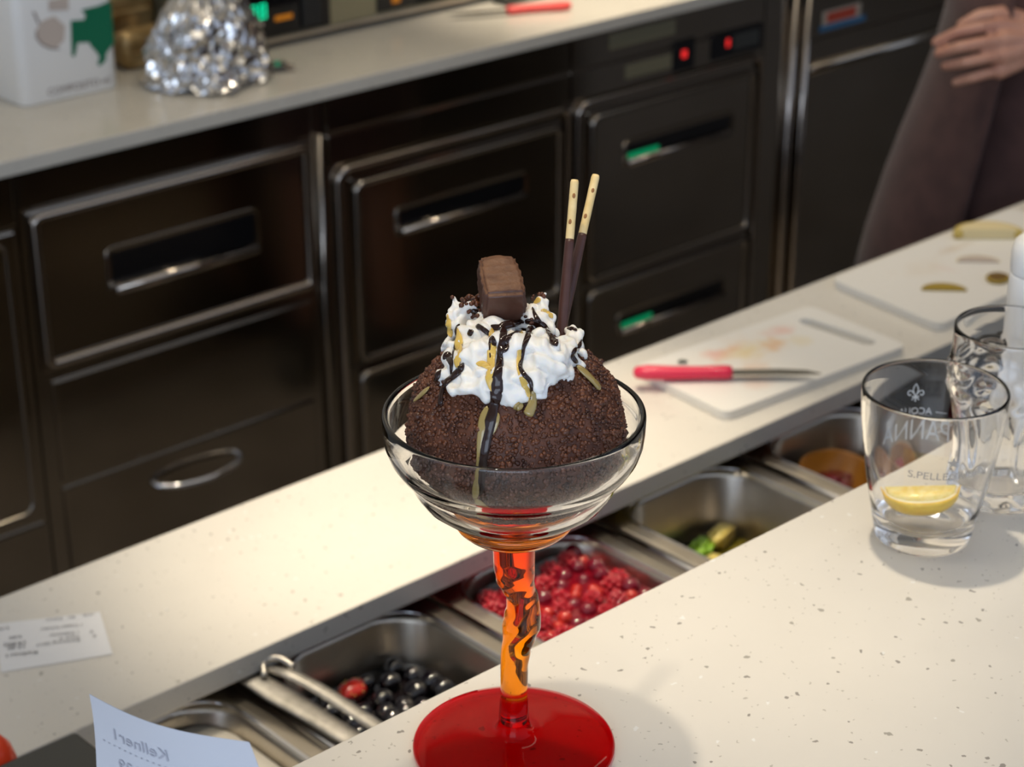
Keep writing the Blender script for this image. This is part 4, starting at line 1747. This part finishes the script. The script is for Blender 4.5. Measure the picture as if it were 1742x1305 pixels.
# drawer unit with framed top drawer and two plain drawers
t = thing('steel_cabinet', 'dark steel drawer cabinet with a bow handle on the lowest drawer', 'cabinet', (1.47, 2.6, 0))
cab_body(t, 1.2245, 1.7355)
panel('fascia', t, 1.228, 1.714, .818, .877)
d = panel('drawer', t, 1.236, 1.708, .578, .812)
bm = bmesh.new()
bead(bm, 1.2465, 1.7005, .5885, .8035, .0065, cr=.009)
mesh_obj('drawer_frame', bm, 'frame_steel', d, True)
pocket_handle(d, 1.355, 1.605, .668, .728, r=.009)
panel('drawer', t, 1.250, 1.700, .402, .560)
d = panel('drawer', t, 1.250, 1.700, .12, .393)
bm = bmesh.new()
tube(bm, catmull([(1.398, YF, .351), (1.402, YF - .012, .350), (1.425, YF - .026, .348), (1.474, YF - .034, .347), (1.523, YF - .026, .348), (1.545, YF - .012, .350), (1.549, YF, .351)], 8), .0048, 12)
mesh_obj('handle', bm, 'chrome', d, True)
bm = bmesh.new()
tube(bm, [(1.7255, YF - .002, .12), (1.7255, YF - .002, .5), (1.7255, YF - .002, .82)], .0045, 10)
mesh_obj('edge_strip', bm, 'steel_dark', t, True)


def fridge_unit(label, x0, x1, green):
    t = thing('refrigerated_cabinet', label, 'cabinet', ((x0 + x1) / 2, 2.6, 0))
    cab_body(t, x0 - .0138 if green else x0 - .019, x1 + .0045 if green else x1)
    bm = bmesh.new()
    bead(bm, x0 + .004, x1 - .004, .13, .755, .0060, cr=.020)
    mesh_obj('front_frame', bm, 'frame_steel', t, True)
    panel('fascia', t, x0 - .012, x1 - .002, .763, .812)
    panel('fascia', t, x0 - .012, x1 - .002, .816, .877)
    d = panel('drawer', t, x0 + .030, x1 - .018, .425, .735)
    bm = bmesh.new()
    bead(bm, x0 + .038, x1 - .024, .4335, .7255, .0055, cr=.014)
    mesh_obj('drawer_frame', bm, 'steel_dark', d, True)
    pocket_handle(d, x0 + .118, x1 - .104 if not green else x1 - .080, .626, .664, green_refl=green)
    d = panel('drawer', t, x0 + .030, x1 - .018, .14, .416)
    bm = bmesh.new()
    bead(bm, x0 + .038, x1 - .024, .150, .4075, .0055, cr=.014)
    mesh_obj('drawer_frame', bm, 'steel_dark', d, True)
    pocket_handle(d, x0 + .112, x1 - .080, .311, .345, green_refl=green)
    return t


fridge_unit('dark steel refrigerated cabinet with framed drawers behind the sundae', 1.755, 2.247, False)
t = fridge_unit('dark steel refrigerated cabinet with red control lights and green reflections in its grips', 2.2615, 2.731, True)
# control strip
mesh_obj('switch_plate', nbox(2.493, 2.545, YF - .0035, YF, .768, .822, bev=.001), 'black_gloss', t)
s = mesh_obj('rocker_switch', nbox(2.511, 2.522, YF - .007, YF - .003, .790, .804, bev=.002), 'led_red', t)
p = mesh_obj('control_panel', nbox(2.590, 2.722, YF - .004, YF, .770, .818, bev=.001), 'black_gloss', t)
mesh_obj('display_digit', nbox(2.626, 2.634, YF - .0048, YF - .0038, .789, .803), 'led_red', p)
mesh_obj('key_pad', nbox(2.645, 2.712, YF - .0052, YF - .0038, .780, .808, bev=.0006), 'black_plastic', p)
mesh_obj('tan_steel_and_reflection', nbox(2.335, 2.495, YF - .0016, YF, .836, .862), 'tan_steel_and_reflection', t)  # tan reflections on the fascia, painted as two thin plates
mesh_obj('tan_steel_and_reflection', nbox(2.375, 2.488, YF - .0016, YF, .778, .802), 'tan_steel_and_reflection', t)

# upright fridge to the right
t = thing('tall_refrigerator', 'dark steel refrigerator door panel right of the drawers with a small sticker', 'refrigerator', (3.2, 2.6, 0))
cab_body(t, 2.7365, 3.90)
for x in (2.808, 2.846):
    bm = bmesh.new()
    tube(bm, [(x, YF - .004, .10), (x, YF - .004, .5), (x, YF - .004, .877)], .008, 12)
    mesh_obj('edge_post', bm, 'frame_steel', t, True)
p = panel('top_panel', t, 2.858, 3.85, .768, .877)
mesh_obj('sticker', nbox(2.893, 3.005, YF - .0018, YF - .0008, .765 + .008, .806), 'sticker_white', p)
mesh_obj('sticker', nbox(2.905, 2.990, YF - .0026, YF - .0017, .783, .802), 'sticker_red', p)
mesh_obj('sticker', nbox(2.885, 3.020, YF - .0026, YF - .0017, .7695, .780), 'sticker_blue', p)
d = panel('door', t, 2.858, 3.85, .12, .756)
bm = bmesh.new()
tube(bm, [(2.860, YF - .002, .703), (3.3, YF - .002, .703), (3.845, YF - .002, .703)], .011, 12)
mesh_obj('grip_rail', bm, 'steel_dark', d, True)

# ---- things standing on the back counter
# white canister
cx0, cx1, cy0, cy1 = 1.339, 1.498, 2.476, 2.640
t = thing('white_canister', 'white rectangular canister with torn green label on the back counter', 'canister', ((cx0 + cx1) / 2, (cy0 + cy1) / 2, ZB))
bm = bmesh.new()
loops = [[(p[0], p[1], ZB + z) for p in rrect(cx0 + i, cx1 - i, cy0 + i, cy1 - i, .016 - i * .4, 6)] for i, z in ((.002, 0.0003), (0, .003), (0, .235), (.004, .240), (.030, .248))]
loft(bm, loops, cap_lo=True, cap_hi=True)
mesh_obj('canister_body', bm, 'white_plastic', t, True)
bm = bmesh.new()
lathe(bm, [(0, .246), (.022, .246), (.022, .268), (.020, .270), (0, .270)], ((cx0 + cx1) / 2, (cy0 + cy1) / 2, ZB), 32)
mesh_obj('screw_cap', bm, 'white_plastic', t, True)


def front_poly(name, pts, mat, parent, y=cy0 - .0006, th=.0004):
    bm = bmesh.new()
    a = [bm.verts.new((x, y - th, z)) for x, z in pts]
    b = [bm.verts.new((x, y, z)) for x, z in pts]
    f = bm.faces.new(a)
    for i in range(len(pts)):
        j = (i + 1) % len(pts)
        bm.faces.new((a[i], b[i], b[j], a[j]))
    bm.normal_update()
    bmesh.ops.triangulate(bm, faces=[f])
    bmesh.ops.recalc_face_normals(bm, faces=bm.faces)
    return mesh_obj(name, bm, mat, parent)


front_poly('torn_label', [(1.4925, 1.0285), (1.4925, .966), (1.4880, .9637), (1.4780, .9541), (1.4760, .9438), (1.4660, .9379), (1.4620, .9409), (1.4664, .9512), (1.4613, .9601), (1.4540, .9694), (1.4515, .9751), (1.4330, .9778), (1.4298, .9673),
                          (1.4267, .9594), (1.4217, .9603), (1.4255, 1.0109), (1.4465, 1.0086), (1.4500, 1.0144), (1.4436, 1.0233), (1.4700, 1.0245)], 'label_green', t)
front_poly('label_smear', [(1.3931, 1.0450), (1.4247, 1.0450), (1.4235, 1.0266), (1.3923, 1.0306)], 'label_smear', t)
front_poly('label_smear', [(1.369, 1.006), (1.372, .990), (1.384, .981), (1.400, .977), (1.412, .985), (1.416, 1.005), (1.400, 1.022), (1.380, 1.018)], 'label_smear', t, y=cy0 - .0003, th=.0002)
front_poly('label_mark', [(1.367, 1.0336), (1.3705, 1.033), (1.3764, 1.0155), (1.3741, 1.014)], 'label_mark', t)
front_poly('label_mark', [(1.369, 1.0066), (1.3679, .9966), (1.3758, .9849), (1.3893, .9766), (1.4034, .9734), (1.4034, .9752), (1.3898, .9790), (1.3775, .9865), (1.3705, .9970), (1.3708, 1.0066)], 'label_mark', t)
bm = text_bm('COMPOSITO ml', .0150, 0, 'LEFT', .98)
for v in bm.verts:
    v.co = Vector((1.378 + v.co.x, cy0 - .0008, .9105 + v.co.y))
mesh_obj('lettering', bm, 'label_mark', t)

# foil wrapped bundle
FC = Vector((1.618, 2.425, ZB))
t = thing('foil_bundle', 'crumpled shiny aluminium foil bundle on the back counter', 'foil', FC)
bm = bmesh.new()
random.seed(21)
prof = [(.070, .0006), (.098, .004), (.092, .018), (.090, .036), (.086, .060), (.076, .085), (.062, .108), (.045, .128), (.030, .142), (.020, .160), (.026, .180)]
prof = [(prof[i][0] + (prof[i + 1][0] - prof[i][0]) * k / 3, prof[i][1] + (prof[i + 1][1] - prof[i][1]) * k / 3) for i in range(len(prof) - 1) for k in range(3)] + [prof[-1]]
loops = []
NSEG = 96
for j, (r, z) in enumerate(prof):
    L = []
    for i in range(NSEG):
        a = 2 * math.pi * i / NSEG
        q = Vector((math.cos(a) * 2.2, math.sin(a) * 2.2, z * 26))
        rr = r * (1 + .16 * noise.noise(q) + .10 * (1 - 2 * abs(noise.noise(q * 2.7))) - .05 + .03 * abs(noise.noise(q * 5)))
        if 2 <= j <= 5:
            rr *= 1 + .12 * max(0, math.sin(3 * a + .9)) * (1 if j < 4 else .3)
        L.append(FC + Vector((rr * math.cos(a), rr * math.sin(a) * .82, max(.0004, z + .007 * noise.noise(q * 2) * (0 if j < 3 else 1)))))
    loops.append(L)
loft(bm, loops, cap_lo=True, cap_hi=True)
bmesh.ops.triangulate(bm, faces=bm.faces)
mesh_obj('foil_wrap', bm, 'foil', t)
# flap of foil spread out at the right
bm = bmesh.new()
g = []
for j in range(9):
    row = []
    for i in range(7):
        p = FC + Vector((.070 + .052 * j / 8, -.035 + .045 * i / 6 - .02 * j / 8, .003 + .008 * (1 + noise.noise(Vector((i * .9, j * .9, 4)))) * (1 - .3 * j / 8)))
        row.append(bm.verts.new(p))
    g.append(row)
for j in range(8):
    for i in range(6):
        bm.faces.new((g[j][i], g[j][i + 1], g[j + 1][i + 1], g[j + 1][i]))
ex_ = bmesh.ops.extrude_face_region(bm, geom=list(bm.faces))
bmesh.ops.translate(bm, verts=[q for q in ex_['geom'] if isinstance(q, bmesh.types.BMVert)], vec=(0, 0, -.0006))
bmesh.ops.triangulate(bm, faces=bm.faces)
mesh_obj('foil_flap', bm, 'foil', t)

# golden packets behind the foil
for (x0, x1, y0, y1, h, lab) in ((1.535, 1.645, 2.60, 2.70, .15, 'tan foil packet standing behind the crumpled foil'), (1.548, 1.640, 2.535, 2.590, .055, 'low crumpled tan packet between canister and foil')):
    t = thing('snack_packet', lab, 'packet', ((x0 + x1) / 2, (y0 + y1) / 2, ZB))
    bm = nbox(x0, x1, y0, y1, ZB + .0003, ZB + h, bev=.012)
    bmesh.ops.subdivide_edges(bm, edges=[e for e in bm.edges if e.calc_length() > .02], cuts=5, use_grid_fill=True)
    for v in bm.verts:
        if v.co.z > ZB + .012:
            v.co += Vector((noise.noise(v.co * 25), noise.noise(v.co * 25 + Vector((5, 0, 0))), noise.noise(v.co * 25 + Vector((0, 5, 0))))) * .012
    mesh_obj('packet_body', bm, 'packet_gold', t, True)
    mesh_obj('packet_seam', nbox(x0 + .01, x1 - .01, y0 - .004, y0 + .012, ZB + h * .45, ZB + h * .50, bev=.002), 'packet_gold', t)

# countertop appliance with digital display
t = thing('digital_appliance', 'steel countertop appliance with green digital display', 'appliance', (1.98, 2.62, ZB))
DY = 2.50
mesh_obj('housing', nbox(1.665, 2.295, DY, 2.86, ZB + .014, ZB + .22, bev=.004), 'tan_steel_and_reflection', t)
mesh_obj('base_trim', nbox(1.662, 2.298, DY - .004, DY + .01, ZB + .010, ZB + .017, bev=.001), 'steel', t)
for x in (1.70, 2.25):
    for y in (2.53, 2.82):
        bm = bmesh.new()
        lathe(bm, [(0, 0), (.014, 0), (.014, .013), (0, .013)], (x, y, ZB + .0004), 16)
        mesh_obj('foot', bm, 'black_plastic', t)
p = mesh_obj('display_panel', nbox(1.690, 1.900, DY - .003, DY + .002, ZB + .019, ZB + .120, bev=.001), 'black_gloss', t)


def seven(parent, s, x, z, h, mat, y):
    segs = {'0': 'abcdef', '1': 'bc', '2': 'abged', '3': 'abgcd', '8': 'abcdefg', '6': 'acdefg', '5': 'afgcd'}
    w = h * .55
    for k, ch in enumerate(s):
        ox = x + k * w * 1.5
        bm = bmesh.new()
        e = h * .10
        R_ = {'a': (0, w, h - e, h), 'd': (0, w, 0, e), 'g': (0, w, h / 2 - e / 2, h / 2 + e / 2), 'b': (w - e, w, h / 2, h), 'c': (w - e, w, 0, h / 2), 'f': (0, e, h / 2, h), 'e': (0, e, 0, h / 2)}
        for c in segs[ch]:
            a = R_[c]
            box(bm, ox + a[0], ox + a[1], y - .0012, y - .0002, z + a[2], z + a[3])
        mesh_obj('digit', bm, mat, parent)


seven(p, '888', 1.7265, .9510, .0225, 'led_green', DY - .003)
bm = text_bm('kg', .012, 0, 'LEFT')
mesh_obj('key_row', nbox(1.728, 1.770, DY - .0042, DY - .0028, .9395, .9455), 'label_smear', p)
bm.free()
mesh_obj('status_lamp', nbox(1.792, 1.826, DY - .0042, DY - .0028, .9425, .9505, bev=.0008), 'led_orange', p)
mesh_obj('knob_plate', nbox(1.842, 1.880, DY - .010, DY - .0028, .925, .975, bev=.004), 'black_gap', p)
p = mesh_obj('control_window', nbox(1.995, 2.270, DY - .003, DY + .002, ZB + .021, ZB + .120, bev=.001), 'black_gloss', t)
mesh_obj('status_lamp', nbox(2.025, 2.042, DY - .0045, DY - .0028, .932, .942, bev=.0008), 'led_orange', p)

knife('paring knife with coral handle lying on the back counter beside the appliance', (2.300, 2.3655, ZB + .0006), (2.105, 2.452, ZB + .0006), 'knife_coral')
# dark slim tray behind the coral knife
t = thing('slim_tray', 'slim dark grey tray behind the coral handled knife', 'tray', (2.30, 2.47, ZB))
bm = bmesh.new()
loops = [[(2.335 + p[0], 2.475 + p[1], ZB + z) for p in rrect(-.10 - o, .10 + o, -.022 - o, .022 + o, .008, 4)] for o, z in ((-.003, .0003), (0, .010), (-.003, .010), (-.005, .003))]
loft(bm, loops, cap_lo=True, cap_hi=True)
mesh_obj('tray_body', bm, 'black_plastic', t)

# ---------------------------------------------------------------- person standing in the aisle
PC = Vector((2.375, 1.520, 0))
F1 = -RV          # the way the person faces: towards the left of the picture
F2 = -FH          # the person's left side, towards the camera


def pp(f, s, z):
    return PC + F1 * f + F2 * s + UP * z


def up_hand(p):   # hand pose points
    e = Vector((0, 0, 1.72))
    return e + (Vector(p) - e) * 1.055


t = thing('person', 'person in a plain brown apron dress with one hand held at the waist', 'person', PC)
bm = bmesh.new()
limbs = []


def seg(a, b, ra, rb):
    capsule(bm, a, b, ra, rb, 2)


# legs, trunk, head
for sgn in (1, -1):
    seg(pp(0, .065 * sgn, .90), pp(.01, .075 * sgn, .50), .064, .052)
    seg(pp(.01, .075 * sgn, .50), pp(-.02, .085 * sgn, .10), .052, .036)
    seg(pp(-.03, .085 * sgn, .055), pp(.13, .095 * sgn, .035), .038, .030)
seg(pp(0, .03, .93), pp(0, -.03, .93), .095, .095)
seg(pp(0, 0, .95), pp(-.01, 0, 1.15), .110, .100)
seg(pp(-.01, .03, 1.15), pp(-.02, .05, 1.36), .095, .095)
seg(pp(-.01, -.03, 1.15), pp(-.02, -.05, 1.36), .095, .095)
seg(pp(-.02, .14, 1.40), pp(-.02, -.14, 1.40), .055, .055)
seg(pp(-.015, 0, 1.42), pp(.005, 0, 1.53), .055, .050)
seg(pp(.01, 0, 1.60), pp(.02, 0, 1.67), .080, .085)
seg(pp(.04, 0, 1.57), pp(.06, 0, 1.56), .055, .040)
seg(pp(.105, 0, 1.63), pp(.118, 0, 1.605), .010, .014)      # nose
for sgn in (1, -1):
    seg(pp(.0, .083 * sgn, 1.64), pp(.0, .088 * sgn, 1.61), .014, .010)   # ears
# right arm (far side) hanging
seg(pp(-.02, -.17, 1.40), pp(-.04, -.20, 1.11), .046, .040)
seg(pp(-.04, -.20, 1.11), pp(.06, -.19, .90), .038, .026)
seg(pp(.06, -.19, .89), pp(.09, -.18, .82), .028, .026)
for k in range(4):
    seg(pp(.08 + k * .018 - .02, -.185, .81), pp(.10 + k * .016 - .02, -.175, .74), .009, .007)
seg(pp(.10, -.16, .85), pp(.125, -.14, .80), .011, .009)
# left arm: upper arm, forearm, hand at the waist
wr = up_hand((2.143, 1.3605, 1.0694))
el = Vector((2.470, 1.330, 1.115))
seg(pp(-.02, .17, 1.40), el, .046, .040)
seg(el, wr, .040, .026)
pa = up_hand((2.106, 1.3779, 1.0667))
K = {'i': [(2.0834, 1.3874, 1.0969), (2.0530, 1.3936, 1.0981), (2.0342, 1.4139, 1.0909), (2.0239, 1.4364, 1.0759)],
     'm': [(2.0729, 1.3732, 1.0824), (2.0426, 1.3794, 1.0837), (2.0230, 1.4008, 1.0772), (2.0187, 1.4269, 1.0647)],
     'r': [(2.0677, 1.3675, 1.0654), (2.0431, 1.3725, 1.0660), (2.0272, 1.3931, 1.0589), (2.0244, 1.4197, 1.0496)],
     'p': [(2.0676, 1.3702, 1.0457), (2.0489, 1.3725, 1.0458), (2.0353, 1.3879, 1.0385), (2.0324, 1.4076, 1.0297)]}
for k, pts in K.items():
    q = [up_hand(p) for p in pts]
    r0 = {'i': .0082, 'm': .0084, 'r': .0080, 'p': .0072}[k]
    seg(wr, q[0], .021, .0120)
    for a, b, ra, rb in zip(q, q[1:], (r0 * 1.12, r0, r0 * .93), (r0, r0 * .93, r0 * .80)):
        seg(a, b, ra, rb)
th = [up_hand(p) for p in [(2.135, 1.385, 1.090), (2.120, 1.408, 1.100), (2.100, 1.428, 1.096), (2.083, 1.440, 1.086)]]
for a, b, ra, rb in zip(th, th[1:], (.016, .012, .011), (.012, .011, .009)):
    seg(a, b, ra, rb)
body = mesh_obj('body', remeshed(bm, .0027, 2, .5), 'skin', t, True)
# hair
bm = bmesh.new()
ball(bm, pp(-.005, 0, 1.655), .1, 3, (.98, .95, 1.02))
bm2 = remeshed(bm, .008, 2)
for v in list(bm2.verts):
    d = v.co - pp(.01, 0, 1.65)
    if d.dot(F1) > .055 and d.z < .055:
        v.co -= F1 * (d.dot(F1) - .03)
mesh_obj('hair', bm2, 'hair', t, True)
# dress: bodice with sleeves
bm = bmesh.new()
seg(pp(0, 0, .98), pp(-.01, 0, 1.15), .128, .118)
seg(pp(-.01, .03, 1.15), pp(-.02, .05, 1.36), .108, .104)
seg(pp(-.01, -.03, 1.15), pp(-.02, -.05, 1.36), .108, .104)
seg(pp(-.02, .13, 1.40), pp(-.02, -.13, 1.40), .062, .062)
seg(pp(-.02, .165, 1.40), pp(-.02, .165, 1.40).lerp(el, .62), .056, .054)
seg(pp(-.02, -.17, 1.40), pp(-.033, -.19, 1.22), .056, .054)
mesh_obj('bodice', remeshed(bm, .006, 5), 'cloth_brown', t, True)
# skirt of the apron dress with soft folds
bm = bmesh.new()
loops = []
for (z, fr, bk, w) in ((1.12, .118, .118, .125), (1.06, .118, .122, .130), (1.00, .124, .126, .134), (.94, .138, .130, .138), (.88, .155, .134, .142), (.82, .172, .138, .144), (.74, .192, .144, .147), (.62, .215, .150, .150), (.50, .230, .156, .150), (.48, .228, .154, .148)):
    L = []
    for k in range(72):
        a = 2 * math.pi * k / 72
        ca, sa = math.cos(a), math.sin(a)
        fold = 1 + .030 * math.sin(9 * a + 1.2) * min(1, (1.12 - z) * 3) + .02 * math.sin(4 * a + z * 8)
        L.append(pp((fr if ca > 0 else bk) * ca * fold, w * sa * fold, z))
    loops.append(L)
loft(bm, loops)
sk_o = mesh_obj('skirt', bm, 'cloth_brown', t, True)
sm = sk_o.modifiers.new('thick', 'SOLIDIFY')
sm.thickness = .003
# apron panel hanging over the front with a loose hem edge
bm = bmesh.new()
rows = []
for (z, r, off) in ((1.10, .124, 0), (1.04, .126, .0), (.98, .134, .004), (.92, .150, .006), (.86, .168, .008), (.80, .186, .008), (.72, .206, .008), (.60, .228, .008)):
    row = []
    for k in range(25):
        a = math.radians(-58 + 116 * k / 24)
        edge = .010 * (1 if k in (0, 24) else .4 if k in (1, 23) else 0)
        row.append(bm.verts.new(pp((r + off + edge) * math.cos(a), (.150 + off + edge) * math.sin(a), z)))
    rows.append(row)
for A, B in zip(rows, rows[1:]):
    for i in range(24):
        bm.faces.new((A[i], A[i + 1], B[i + 1], B[i]))
bmesh.ops.recalc_face_normals(bm, faces=bm.faces)
ap = mesh_obj('apron', bm, 'cloth_brown', t, True)
sm = ap.modifiers.new('thick', 'SOLIDIFY')
sm.thickness = .0025
for sgn in (1, -1):
    bm = bmesh.new()
    ball(bm, pp(.055, .09 * sgn, .045), .05, 3, (1, 1, .85))
    capsule(bm, pp(-.035, .085 * sgn, .050), pp(.14, .095 * sgn, .036), .046, .036)
    b2 = remeshed(bm, .006, 3)
    for v in b2.verts:
        v.co.z = max(v.co.z, .001)
    mesh_obj('shoe', b2, 'black_plastic', t, True)
